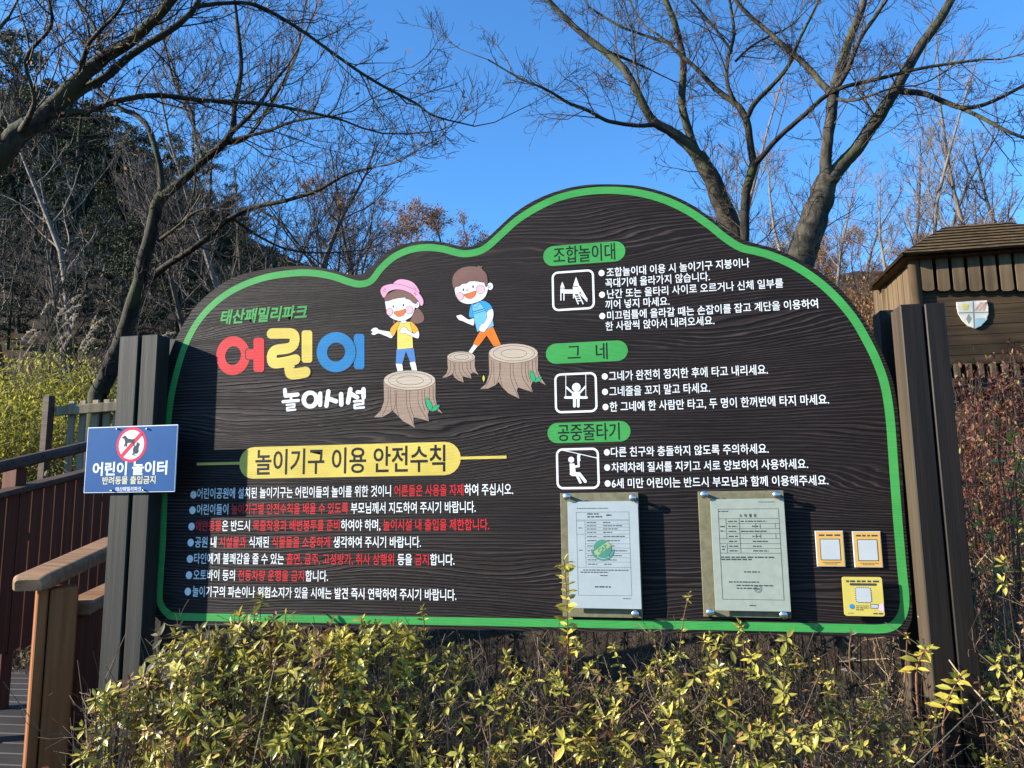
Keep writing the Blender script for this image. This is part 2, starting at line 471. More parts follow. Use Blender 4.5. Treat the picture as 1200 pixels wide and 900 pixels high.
def text_line(body, sx, ex, sy, hpx, bullet=None, runs=None, bold=0.012, br=3.7):
    mb = MB()
    a = B2(sx, sy); e = B2(ex, sy)
    h = abs(B2(sx, sy - hpx / 2)[1] - B2(sx, sy + hpx / 2)[1])
    write(mb, body, a[0], e[0], a[1], h, -0.0005, bold, runs)
    if bullet:
        c = B2(*bullet); r = B2(bullet[0] + br, bullet[1])[0] - c[0]
        disc(mb, (c[0], a[1] if False else c[1]), r, r * 1.08, -0.0005, 0)
    return mb.build('text_line', [MT['white'], MT['red']], panel)
def runs_of(segs):
    body = ''; rr = []
    for s, red in segs:
        if red: rr.append((len(body), len(body) + len(s)))
        body += s
    return body, rr
left = [
    ([('어린이공원에 설치된 놀이기구는 어린이들의 놀이를 위한 것이니 ', 0), ('어른들은 사용을 자제', 1), ('하여 주십시오.', 0)], 231.2, 601.5, 578.6, (226.8, 579.7)),
    ([('어린이들이 ', 0), ('놀이기구별 안전수칙을 배울 수 있도록', 1), (' 부모님께서 지도하여 주시기 바랍니다.', 0)], 230.8, 557.5, 597.3, (225.7, 598)),
    ([('애완동물', 1), ('은 반드시 ', 0), ('목줄착용과 배변봉투를 준비', 1), ('하여야 하며, ', 0), ('놀이시설 내 출입을 제한합니다.', 1)], 229.3, 573.3, 616.4, (224.6, 617)),
    ([('공원 내 ', 0), ('시설물과', 1), (' 식재된 ', 0), ('식물들을 소중하게', 1), (' 생각하여 주시기 바랍니다.', 0)], 228.6, 493.4, 635.4, (223.5, 635.8)),
    ([('타인에게 불쾌감을 줄 수 있는 ', 0), ('흡연, 금주, 고성방가, 취사 상행위', 1), (' 등을 ', 0), ('금지', 1), ('합니다.', 0)], 227.5, 532.6, 654.6, (222.7, 655)),
    ([('오토바이 등의 ', 0), ('전동차량 운행을 금지', 1), ('합니다.', 0)], 226.8, 384.5, 673.8, (221.6, 674)),
    ([('놀이기구의 파손이나 위험소지가 있을 시에는 발견 즉시 연락하여 주시기 바랍니다.', 0)], 225.7, 534.8, 693, (220.2, 693.2))]
for segs, sx, ex, sy, bl in left:
    body, rr = runs_of(segs)
    text_line(body, sx, ex, sy, 13.0, bl, rr, 0.011)
right = [
    ('조합놀이대 이용 시 놀이기구 지붕이나', 710.2, 879, 319.6, (704.9, 320)), ('꼭대기에 올라가지 않습니다.', 708.7, 832.2, 332.2, None),
    ('난간 또는 울타리 사이로 오르거나 신체 일부를', 710.9, 918.6, 345.0, (705.5, 345.4)), ('끼어 넣지 마세요.', 708.7, 784.7, 357.4, None),
    ('미끄럼틀에 올라갈 때는 손잡이를 잡고 계단을 이용하여', 710.9, 959.5, 370.2, (705.8, 370.4)), ('한 사람씩 앉아서 내려오세요.', 709, 837.5, 382.6, None),
    ('그네가 완전히 정지한 후에 타고 내리세요.', 712.8, 900.2, 441.0, (708.7, 441.2)), ('그네줄을 꼬지 말고 타세요.', 713.4, 832.2, 459, (709, 459.2)),
    ('한 그네에 한 사람만 타고, 두 명이 한꺼번에 타지 마세요.', 714, 972, 477, (709.6, 477)),
    ('다른 친구와 충돌하지 않도록 주의하세요.', 715.3, 900.9, 530, (711.2, 530.1)), ('차례차례 질서를 지키고 서로 양보하여 사용하세요.', 716, 947.1, 548, (711.5, 547.9)),
    ('6세 미만 어린이는 반드시 부모님과 함께 이용해주세요.', 716.3, 970.9, 566.6, (712.1, 566.6))]
for body, sx, ex, sy, bl in right: text_line(body, sx + 0.6, ex, sy, 10.9 if sy < 390 else 11.9, bl, None, 0.011, 3.5)

def pill_pts(x0, x1, zc, h, k=10):
    r = h / 2; p = []
    for i in range(k + 1):
        a = -math.pi / 2 + math.pi * i / k; p.append((x1 - r + r * math.cos(a), zc + r * math.sin(a)))
    for i in range(k + 1):
        a = math.pi / 2 + math.pi * i / k; p.append((x0 + r + r * math.cos(a), zc + r * math.sin(a)))
    return np.array(p)
def heading(name, body, x0, x1, cy, hpx, tx0, tx1, mats, thpx, bold, lines=None):
    mb = MB()
    cx = (x0 + x1) / 2
    c = B2(cx, cy); a = B2(x0, cy)[0]; e = B2(x1, cy)[0]
    h = abs(B2(cx, cy - hpx / 2)[1] - B2(cx, cy + hpx / 2)[1])
    p = pill_pts(a, e, c[1], h)
    mb.add(to3(p, -0.0005), np.arange(len(p))[None, :], 0)
    th = abs(B2(cx, cy - thpx / 2)[1] - B2(cx, cy + thpx / 2)[1])
    write(mb, body, B2(tx0, cy)[0], B2(tx1, cy)[0], c[1], th, -0.0009, bold, None, 1, 1)
    for l0, l1 in lines or ():
        q0 = B2(l0, cy)[0]; q1 = B2(l1, cy)[0]
        mb.add(to3(np.array([(q0, c[1] - .0042), (q1, c[1] - .0042), (q1, c[1] + .0042), (q0, c[1] + .0042)]), -0.0012), [[0, 1, 2, 3]], 0)
    mb.build(name, mats, panel)
heading('heading_pill', '조합놀이대', 636.5, 733, 297.3, 23.5, 648.5, 720.7, [MT['green'], MT['ink']], 20.5, 0.004)
heading('heading_pill', '그   네', 639.6, 735.9, 412.7, 24, 665, 711.8, [MT['green'], MT['ink']], 20, 0.002)
heading('heading_pill', '공중줄타기', 641.5, 739, 506.4, 24, 653.6, 726, [MT['green'], MT['ink']], 20.5, 0.006)
heading('heading_banner', '놀이기구 이용 안전수칙', 280.6, 540, 539.8, 38, 299.4, 521.7, [MT['yellow'], MT['ink']], 31, 0.012, [(231, 284), (537, 593.7)])

# pictogram frames and figures
def rrect(x0, z0, x1, z1, r, k=6):
    p = []
    for cx, cz, a0 in ((x1 - r, z0 + r, -90), (x1 - r, z1 - r, 0), (x0 + r, z1 - r, 90), (x0 + r, z0 + r, 180)):
        for i in range(k + 1):
            a = R(a0 + 90 * i / k); p.append((cx + r * math.cos(a), cz + r * math.sin(a)))
    return np.array(p)
_sk = [0]
def stroke(mb, pts2, w, y, m=0, k=7):
    """round-ended stroke with round joints, one closed flat outline per leg"""
    pts2 = np.asarray(pts2, float)
    for i in range(len(pts2) - 1):
        _sk[0] = (_sk[0] + 1) % 40
        p, q = pts2[i], pts2[i + 1]
        d = q - p; a0 = math.atan2(d[1], d[0]); o = []
        for j in range(k + 1):
            a = a0 - math.pi / 2 + math.pi * j / k; o.append(q + w / 2 * np.array([math.cos(a), math.sin(a)]))
        for j in range(k + 1):
            a = a0 + math.pi / 2 + math.pi * j / k; o.append(p + w / 2 * np.array([math.cos(a), math.sin(a)]))
        mb.add(to3(np.array(o), y - 0.000006 * _sk[0]), np.arange(len(o))[None, :], m)
class Px:
    """maps the pixels of an enlarged crop of the photograph onto the board"""
    def __init__(s, x, y, sc): s.x = x; s.y = y; s.s = sc
    def __call__(s, pts): return np.array([B2(s.x + p[0] / s.s, s.y + p[1] / s.s) for p in pts])
    def w(s, q, cx=0, cy=0): return abs(B2(s.x + (cx + q) / s.s, s.y + cy / s.s)[0] - B2(s.x + cx / s.s, s.y + cy / s.s)[0])
ZA = Px(620, 270, 3.158); ZB = Px(620, 400, 3.158)
def pict(zx, box, shapes, strokes, discs):
    mb = MB()
    q = zx([(box[0], box[3]), (box[2], box[1])])
    p = rrect(q[0][0], q[0][1], q[1][0], q[1][1], 0.016)
    strip(mb, p, 0.0062, -0.0005, 0, True)
    for s in shapes:
        mb.poly(to3(zx(s), -0.0005), 0)
    for s, w in strokes: stroke(mb, zx(s), zx.w(w, box[0], box[1]), -0.0006)
    for (cx, cy, r) in discs:
        disc(mb, zx([(cx, cy)])[0], zx.w(r, cx, cy), zx.w(r, cx, cy), -0.0006)
    mb.build('pictogram', MT['white'], panel)
pict(ZA, (90, 147, 236, 296), [[(115, 212), (123, 190), (132, 212)], [(116, 215), (131, 215), (131, 232), (116, 232)], [(163, 205), (174, 172), (186, 205)], [(162, 208), (187, 208), (187, 236), (162, 236)], [(131, 219), (163, 219), (163, 234), (131, 234)]],
     [([(118, 232), (118, 258)], 4), ([(129, 232), (129, 258)], 4), ([(165, 236), (165, 250)], 4), ([(185, 210), (212, 256)], 9), ([(167, 236), (182, 272)], 4), ([(184, 236), (200, 272)], 4),
      ([(170, 244), (187, 243)], 3), ([(174, 252), (191, 251)], 3), ([(178, 261), (195, 260)], 3), ([(190, 236), (214, 262)], 4)], [])
pict(ZB, (100, 117, 246, 263), [[(160, 186), (188, 186), (190, 206), (158, 206)]],
     [([(136, 122), (136, 205)], 2.4), ([(210, 122), (210, 205)], 2.4), ([(134, 208), (213, 208)], 9), ([(160, 190), (138, 170)], 7), ([(188, 190), (209, 167)], 7), ([(168, 210), (168, 240)], 10), ([(182, 210), (182, 240)], 10)], [(175, 170, 16)])
pict(ZB, (106, 397, 254, 544), [[(150, 452), (168, 452), (174, 492), (152, 494)]],
     [([(113, 400), (252, 432)], 3), ([(182, 425), (184, 462), (166, 464)], 8), ([(184, 420), (188, 440)], 5), ([(156, 490), (186, 490), (208, 518)], 11), ([(160, 494), (176, 494), (190, 522)], 9)], [(156, 438, 11), (184, 424, 6)])

# title lettering drawn stroke by stroke
ZT = Px(240, 350, 5.714)
def ring(mb, zx, c, ro, ri, y, m=0, k=36, rot=0.0, rini=0.0, ci=None):
    a = np.arange(k) * 2 * math.pi / k; ci = ci or c
    o = [(c[0] + ro[0] * math.cos(t) * math.cos(rot) - ro[1] * math.sin(t) * math.sin(rot), c[1] + ro[0] * math.cos(t) * math.sin(rot) + ro[1] * math.sin(t) * math.cos(rot)) for t in a]
    i_ = [(ci[0] + ri[0] * math.cos(t) * math.cos(rini) - ri[1] * math.sin(t) * math.sin(rini), ci[1] + ri[0] * math.cos(t) * math.sin(rini) + ri[1] * math.sin(t) * math.cos(rini)) for t in a]
    v = np.vstack([to3(zx(o), y), to3(zx(i_), y)])
    i = np.arange(k); j = (i + 1) % k
    mb.add(v, np.stack([i, j, j + k, i + k], 1), m)
def bar(mb, zx, x0, y0, x1, y1, y, m=0, r=18, lean=0):
    p = rrect(x0, y0, x1, y1, r)
    p = np.array([(q[0] + lean * (q[1] - y0) / (y1 - y0), q[1]) for q in p])
    mb.poly(to3(zx(p), y), m)
mb = MB()                                                        # the red syllable
ring(mb, ZT, (190, 382), (113, 130), (52, 64), -0.0005, 0, rot=0.08, rini=0.25)
bar(mb, ZT, 270, 332, 360, 412, -0.0006, 1, 20); bar(mb, ZT, 277, 338, 360, 406, -0.0007, 0, 16)
bar(mb, ZT, 327, 262, 399, 492, -0.0009, 0, 20)
mb.build('title_letter', [MT['red'], MT['black']], panel)
mb = MB()                                                        # the yellow syllable
zig = crom([(448, 234), (520, 233), (583, 236), (602, 262), (596, 306), (560, 332), (480, 344), (452, 372), (453, 418), (476, 432), (540, 424), (608, 408)], 4)
for i_ in range(len(zig) - 1): stroke(mb, ZT(zig[i_:i_ + 2]), ZT.w(66, 500, 300), -0.0005 - 0.000012 * i_)
bar(mb, ZT, 649, 212, 720, 429, -0.0005, 0, 20)
hk = crom([(567, 448), (570, 480), (580, 502), (620, 502), (674, 492)], 4)
for i_ in range(len(hk) - 1): stroke(mb, ZT(hk[i_:i_ + 2]), ZT.w(81, 500, 300), -0.0007 - 0.000012 * i_, 1)
for i_ in range(len(hk) - 1): stroke(mb, ZT(hk[i_:i_ + 2]), ZT.w(68, 500, 300), -0.0009 - 0.000012 * i_, 0)
mb.build('title_letter', [MT['yellow'], MT['black']], panel)
mb = MB()                                                        # the blue syllable
bar(mb, ZT, 999, 236, 1069, 472, -0.0005, 0, 20)
ring(mb, ZT, (880, 358), (136, 139), (100, 100), -0.0006, 1, rot=0.1)
ring(mb, ZT, (880, 358), (130, 134), (60, 64), -0.0007, 0, rot=0.1, rini=0.35)
mb.build('title_letter', [MT['blue'], MT['black']], panel)
mb = MB()                                                        # white second line
wv = ZT.w(29, 700, 680)
def ws(pts, k=1.0, y=-0.0005):
    stroke(mb, ZT(pts), wv * k, y)
ws([(537, 612), (541, 650), (622, 642)], .9); ws([(578, 664), (579, 684)], .6); ws([(524, 690), (628, 682)], .66)
ws([(548, 711), (602, 707), (601, 725), (551, 731), (552, 749), (608, 743)], .42)
ring(mb, ZT, (706, 676), (58, 60), (27, 33), -0.0005, 0, rini=0.25)
ws([(773, 637), (773, 710)]); ws([(828, 622), (815, 716)]); ws([(838, 672), (880, 688)], .95); ws([(913, 640), (915, 708)])
ws([(975, 608), (960, 695)]); ws([(985, 640), (1022, 662)], .9); ws([(1022, 626), (1058, 626)], .8); ws([(1063, 608), (1064, 660)])
ws([(1000, 688), (1062, 683), (1061, 704), (1003, 711), (1004, 733), (1066, 728)], .5)
mb.build('title_lettering', MT['white'], panel)
mb = MB()
c = B2(309, 369); write(mb, '태산패밀리파크', B2(258.4, 372)[0], B2(360, 366)[0], c[1], abs(B2(309, 361)[1] - B2(309, 378)[1]), -0.0005, 0.03, None, 0, 0, 0.18)
mb.build('park_name', MT['green'], panel)

# painted children and tree stumps: flat pictures on the panel, one mesh each
PM = ['ink', 'skin', 'pink', 'hair', 'cheek', 'mouth', 'shirt', 'orange', 'jeans', 'shoe', 'tee', 'sleeve', 'shorts', 'boot', 'stump', 'stumptop', 'leafg', 'lime']
PI = {k: i for i, k in enumerate(PM)}
class Draw:
    def __init__(s, zx, lw=1.9): s.z = zx; s.mb = MB(); s.y = -0.0004; s.lw = zx.w(lw, 200, 400)
    def shape(s, pts, col, line=True, per=5, smooth=True, lw=None):
        p = crom(s.z(pts), per, True) if smooth else s.z(pts)
        s.y -= 0.000012
        s.mb.poly(to3(p, s.y), PI[col])
        if line:
            s.y -= 0.000012; strip(s.mb, p, lw or s.lw, s.y, 0, True)
    def line(s, pts, per=5, lw=None, col='ink'):
        p = crom(s.z(pts), per) if len(pts) > 2 else s.z(pts)
        s.y -= 0.000012; strip(s.mb, p, lw or s.lw, s.y, PI[col])
    def oval(s, c, rx, ry, col, line=True, rot=0.0):
        a = np.arange(22) * 2 * math.pi / 22
        s.shape([(c[0] + rx * math.cos(t) * math.cos(rot) - ry * math.sin(t) * math.sin(rot), c[1] + rx * math.cos(t) * math.sin(rot) + ry * math.sin(t) * math.cos(rot)) for t in a], col, line, 1, False)
    def done(s, name): return s.mb.build(name, [MT[k] for k in PM], panel)
def stump(d, top, rx, ry, bot, feet, lines, leaf=None):
    """top: centre of the cut; feet: outline of the root end from left to right"""
    side = [(top[0] - rx, top[1])] + feet + [(top[0] + rx, top[1])]
    d.shape(side, 'stump', True, 1, False)
    for l in lines: d.line(l)
    d.oval(top, rx, ry, 'stumptop')
    d.oval((top[0] + rx * .02, top[1]), rx * .84, ry * .78, 'stumptop')
    d.oval((top[0] + rx * .02, top[1] + ry * .02), rx * .52, ry * .46, 'stumptop')
    if leaf:
        x, y, k = leaf
        d.shape([(x - 26 * k, y - 70 * k), (x + 2 * k, y - 40 * k), (x, y), (x - 24 * k, y - 26 * k)], 'leafg')
        d.shape([(x, y), (x + 14 * k, y - 26 * k), (x + 42 * k, y - 32 * k), (x + 28 * k, y - 6 * k)], 'leafg')
G = Px(430, 310, 4.5)
d = Draw(G)
stump(d, (225, 610), 137, 52, 0, [(90, 720), (72, 770), (36, 806), (80, 806), (120, 784), (134, 770), (150, 786), (190, 826), (254, 862), (246, 826), (246, 806), (290, 816), (328, 828), (322, 790), (330, 760), (370, 770), (402, 788), (372, 750), (362, 700)],
      [[(112, 650), (110, 730), (80, 800)], [(124, 655), (126, 730), (132, 770)], [(148, 660), (150, 740), (136, 772)], [(158, 662), (156, 750), (170, 806)], [(208, 664), (212, 750), (250, 855)], [(226, 664), (228, 740), (246, 800)], [(270, 662), (274, 740), (322, 822)],
       [(290, 660), (292, 720), (306, 770)], [(304, 656), (306, 720), (322, 770)], [(330, 650), (330, 720), (346, 764)], [(350, 640), (352, 710), (376, 764)]], (340, 774, 1.05))
d.done('painted_stump')
d = Draw(G)
d.shape([(262, 232), (290, 250), (303, 284), (290, 306), (256, 312), (230, 296)], 'hair'); d.shape([(140, 290), (150, 305), (138, 312)], 'hair')
d.shape([(152, 525), (160, 520), (186, 524), (190, 596), (166, 600), (160, 560)], 'skin'); d.shape([(226, 514), (254, 512), (266, 580), (244, 584), (234, 548)], 'skin')
d.shape([(150, 602), (166, 594), (192, 596), (190, 606), (158, 612)], 'shoe'); d.shape([(234, 588), (246, 580), (268, 580), (268, 592), (240, 596)], 'shoe')
d.shape([(156, 446), (248, 440), (258, 510), (228, 516), (206, 458), (188, 524), (152, 522)], 'jeans', True, 1, False)
d.shape([(140, 356), (112, 352), (66, 344), (54, 334), (36, 334), (20, 348), (30, 356), (22, 366), (40, 372), (62, 364), (100, 378), (132, 388)], 'skin')
d.shape([(160, 302), (236, 302), (244, 440), (160, 448)], 'shirt', True, 1, False)
d.shape([(164, 300), (142, 316), (122, 346), (140, 378), (158, 344), (172, 308)], 'orange'); d.shape([(228, 300), (254, 318), (272, 348), (248, 364), (236, 340)], 'orange')
d.shape([(272, 350), (276, 378), (266, 390), (226, 374), (200, 362), (184, 366), (174, 350), (188, 330), (206, 332), (220, 348), (248, 364)], 'skin')
d.shape([(180, 296), (208, 296), (204, 308), (184, 308)], 'skin')
d.oval((262, 212), 15, 18, 'skin')
d.shape([(98, 216), (104, 178), (170, 158), (246, 180), (254, 222), (234, 276), (176, 298), (118, 274)], 'skin')
d.shape([(92, 176), (120, 150), (170, 132), (230, 148), (262, 178), (262, 204), (246, 204), (226, 186), (206, 182), (200, 174), (150, 180), (102, 194)], 'hair')
d.shape([(136, 106), (160, 82), (196, 78), (240, 92), (268, 122), (276, 150), (230, 132), (170, 112)], 'pink')
d.shape([(72, 134), (90, 112), (140, 102), (200, 112), (262, 140), (294, 178), (298, 208), (284, 218), (268, 190), (230, 152), (170, 132), (118, 142), (92, 176), (76, 158)], 'pink')
d.line([(84, 140), (96, 126), (100, 140), (86, 146)]); d.line([(246, 118), (262, 132)]); d.line([(248, 150), (266, 160)]); d.line([(252, 144), (258, 164)])
d.oval((120, 250), 17, 20, 'cheek'); d.oval((224, 240), 20, 22, 'cheek')
d.shape([(144, 250), (172, 244), (204, 236), (200, 258), (184, 272), (162, 274), (148, 262)], 'mouth')
d.oval((139, 222), 3.5, 7, 'ink', False); d.oval((193, 214), 3.5, 7, 'ink', False); d.line([(152, 232), (158, 226), (160, 232)]); d.line([(256, 204), (268, 206), (260, 218)])
d.done('painted_girl')
K = Px(510, 300, 5.0)
d = Draw(K, 2.0)
stump(d, (152, 592), 82, 33, 0, [(74, 660), (66, 688), (40, 712), (64, 712), (90, 700), (104, 690), (112, 712), (136, 730), (168, 742), (160, 704), (186, 712), (214, 720), (206, 690), (230, 684), (256, 698), (238, 670), (232, 640)],
      [[(90, 620), (88, 670), (66, 706)], [(108, 624), (110, 670), (104, 690)], [(116, 625), (120, 690), (160, 736)], [(140, 626), (142, 670), (160, 704)], [(160, 625), (164, 670), (206, 716)], [(186, 622), (188, 660), (206, 690)], [(206, 616), (208, 660), (224, 686)]])
d.done('painted_stump')
d = Draw(K, 2.0)
stump(d, (458, 570), 145, 57, 0, [(316, 690), (298, 748), (262, 780), (310, 778), (356, 756), (372, 738), (392, 770), (430, 806), (494, 836), (480, 790), (484, 770), (530, 786), (572, 798), (562, 760), (576, 726), (610, 736), (650, 758), (622, 716), (602, 670)],
      [[(330, 610), (326, 700), (290, 776)], [(342, 618), (344, 700), (348, 752)], [(376, 624), (378, 690), (358, 752)], [(384, 626), (380, 700), (394, 766)], [(440, 630), (444, 720), (488, 830)], [(456, 630), (460, 700), (482, 764)], [(508, 626), (512, 710), (566, 792)], [(528, 622), (530, 690), (546, 738)],
       [(544, 618), (546, 690), (560, 742)], [(570, 610), (572, 670), (590, 726)], [(590, 600), (592, 670), (616, 730)]], (583, 740, 1.0))
d.shape([(276, 716), (284, 698), (292, 718), (284, 738)], 'lime')
d.done('painted_stump')
d = Draw(K, 2.0)
d.shape([(196, 560), (226, 516), (250, 528), (228, 556), (208, 582)], 'skin', True, 1, False); d.shape([(350, 530), (382, 526), (404, 578), (382, 592)], 'skin', True, 1, False)
d.shape([(172, 574), (186, 564), (208, 578), (206, 596), (190, 592)], 'boot'); d.shape([(376, 600), (392, 586), (408, 582), (410, 594), (384, 608)], 'boot')
d.shape([(262, 440), (340, 416), (386, 520), (342, 530), (302, 466), (254, 530), (222, 512)], 'shorts', True, 1, False)
d.shape([(226, 366), (196, 372), (166, 352), (150, 344), (132, 348), (124, 352), (138, 374), (160, 382), (196, 398), (226, 406)], 'skin')
d.shape([(210, 286), (222, 282), (232, 350), (212, 362), (198, 352), (202, 310)], 'sleeve')
d.shape([(214, 290), (262, 268), (312, 290), (330, 330), (344, 410), (300, 432), (246, 444), (230, 380)], 'tee', True, 1, False)
d.line([(222, 328), (300, 306)], lw=d.lw * 2.2); d.line([(226, 340), (304, 316)], lw=d.lw * 1.6)
d.line([(216, 292), (240, 302), (262, 272)])
d.shape([(262, 268), (290, 264), (322, 284), (334, 312), (302, 330), (288, 306)], 'sleeve')
d.shape([(302, 330), (334, 310), (342, 350), (326, 396), (300, 430), (286, 446), (262, 440), (256, 426), (268, 402), (286, 392), (304, 356)], 'skin')
d.oval((322, 178), 18, 22, 'skin')
d.shape([(114, 196), (124, 170), (200, 144), (296, 150), (310, 190), (288, 246), (232, 276), (178, 280), (130, 252)], 'skin')
d.shape([(100, 160), (108, 110), (150, 72), (206, 60), (250, 62), (254, 44), (262, 60), (284, 56), (272, 72), (300, 104), (308, 146), (304, 178), (294, 178), (288, 158), (270, 154), (240, 148), (216, 148), (198, 150), (186, 160), (160, 164), (140, 178), (120, 182), (112, 196)], 'hair')
d.line([(246, 42), (252, 60)]); d.line([(274, 44), (262, 62)])
d.oval((147, 236), 21, 23, 'cheek'); d.oval((265, 196), 25, 26, 'cheek')
d.shape([(170, 226), (204, 216), (238, 206), (234, 232), (214, 248), (190, 248), (178, 240)], 'mouth')
d.oval((165, 198), 4, 8, 'ink', False); d.oval((222, 180), 4, 8, 'ink', False); d.line([(180, 206), (188, 196), (192, 206)]); d.line([(306, 176), (326, 176), (312, 188)])
d.done('painted_boy')

# posts: pairs of square timbers in front of and behind the panel
def post(x0, x1, y0, y1, ztop, m, zb=-0.1):
    mb = MB(); mb.box((x0, y0, zb), (x1, y1, ztop), 0, 0.0025)
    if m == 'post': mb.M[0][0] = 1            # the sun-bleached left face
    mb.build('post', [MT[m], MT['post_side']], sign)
_px = [P(q, 640, -0.067)[0] for q in (125, 148, 152, 171.5)]
post(_px[0], _px[1], -0.067, -0.003, 2.022, 'post_grey'); post(_px[2], _px[3], -0.067, -0.003, 2.022, 'post_grey')
_qx = [P(q, 650, -0.088)[0] for q in (1080.5, 1108, 1111, 1136)]
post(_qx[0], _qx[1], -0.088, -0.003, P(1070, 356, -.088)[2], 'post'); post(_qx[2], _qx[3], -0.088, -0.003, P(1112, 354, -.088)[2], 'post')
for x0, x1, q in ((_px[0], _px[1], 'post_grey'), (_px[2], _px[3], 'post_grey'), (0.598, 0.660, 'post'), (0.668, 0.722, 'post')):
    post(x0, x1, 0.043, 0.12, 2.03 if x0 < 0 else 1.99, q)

# ------------------------------------------------------------------ things fixed to the board and the posts
MT['acrylic'] = mat_plain('yellowed_acrylic', (0.17, 0.155, 0.095), 0.35, 0, 0.2, 60)
MT['steel'] = mat_plain('brushed_steel', (0.62, 0.63, 0.64), 0.28, 1.0, 0.1, 200)
MT['paperblue'] = mat_plain('paper_blueish', (0.35, 0.40, 0.41), 0.25, 0, 0.05, 25)
MT['papergreen'] = mat_plain('paper_greenish', (0.30, 0.335, 0.285), 0.25, 0, 0.08, 40)
MT['print'] = mat_plain('black_print', (0.045, 0.05, 0.05), 0.6)
MT['stamp'] = mat_plain('green_print', (0.06, 0.22, 0.16), 0.6)
MT['stampy'] = mat_plain('yellow_print', (0.30, 0.38, 0.17), 0.6)
def slab(name, x0, z0, x1, z1, y0, y1, m, root, bev=0.001, tilt=0.0):
    mb = MB()
    c = np.array([(x0 + x1) / 2, 0, (z0 + z1) / 2]); ca, sa = math.cos(tilt), math.sin(tilt)
    mb.box((x0, y0, z0), (x1, y1, z1), 0, bev, np.array([[ca, 0, sa], [0, 1, 0], [-sa, 0, ca]]), c)
    return mb.build(name, m, root)
def flat(mb, x0, z0, x1, z1, y, m=0): mb.add([(x0, y, z0), (x1, y, z0), (x1, y, z1), (x0, y, z1)], [[0, 1, 2, 3]], m)
def rows(mb, x0, x1, z, h, y, m=0, seed=0, gap=0.25):
    """a row of tiny unreadable print: short dashes of word length"""
    r = random.Random(seed); x = x0
    while x < x1:
        w = r.uniform(1.5, 4.5) * h
        flat(mb, x, z - h / 2, min(x + w, x1), z + h / 2, y, m); x += w + h * r.uniform(0.5, 1.2)
def bolt(root, x, z, y0, y1):
    mb = MB()
    mb.tube([(x, y0, z), (x, y1 + 0.004, z)], 0.005, 10)
    k = 20; a = np.arange(k) * 2 * math.pi / k
    pts = [(y1 + 0.004, 0.0105), (y1 + 0.0005, 0.0105), (y1 - 0.0012, 0.0085), (y1 - 0.0014, 0.0001)]
    ring_ = np.concatenate([np.stack([x + r * np.cos(a), np.full(k, yy), z + r * np.sin(a)], 1) for yy, r in pts])
    f = []
    for i in range(len(pts) - 1):
        for j in range(k): f.append([i * k + j, i * k + (j + 1) % k, (i + 1) * k + (j + 1) % k, (i + 1) * k + j])
    mb.add(ring_, f)
    mb.build('bolt', MT['steel'], root, smooth=True)
def doc(name, label, back, paper, pmat, bolts, draw, tag_=None):
    q = [B2(*p) for p in back]
    x0 = min(q[0][0], q[1][0]); x1 = max(q[0][0], q[1][0]); z1 = q[0][1]; z0 = q[1][1]
    t = thing(name, label, 'framed notice', ((x0 + x1) / 2, 0, z0), None)
    slab('backing_plate', x0, z0, x1, z1, -0.010, -0.004, MT['acrylic'], t)
    pp = [P(*p, -0.026)[[0, 2]] for p in paper]
    px0, pz1 = pp[0]; px1, pz0 = pp[1]
    sheet = slab('paper', px0, pz0, px1, pz1, -0.026, -0.0235, pmat, t, 0.0004)
    cov = None
    mb = MB(); draw(mb, px0, pz0, px1, pz1, -0.0264)
    mb.build('print', [MT['print'], MT['stamp'], MT['stampy'], pmat], sheet)
    for bx, bz in bolts:
        c = P(bx, bz, -0.034); bolt(t, c[0], c[2], -0.002, -0.034)
    return t
def frame_lines(mb, x0, z0, x1, z1, w, y):
    flat(mb, x0, z0, x1, z0 + w, y); flat(mb, x0, z1 - w, x1, z1, y); flat(mb, x0, z0 + w, x0 + w, z1 - w, y); flat(mb, x1 - w, z0 + w, x1, z1 - w, y)
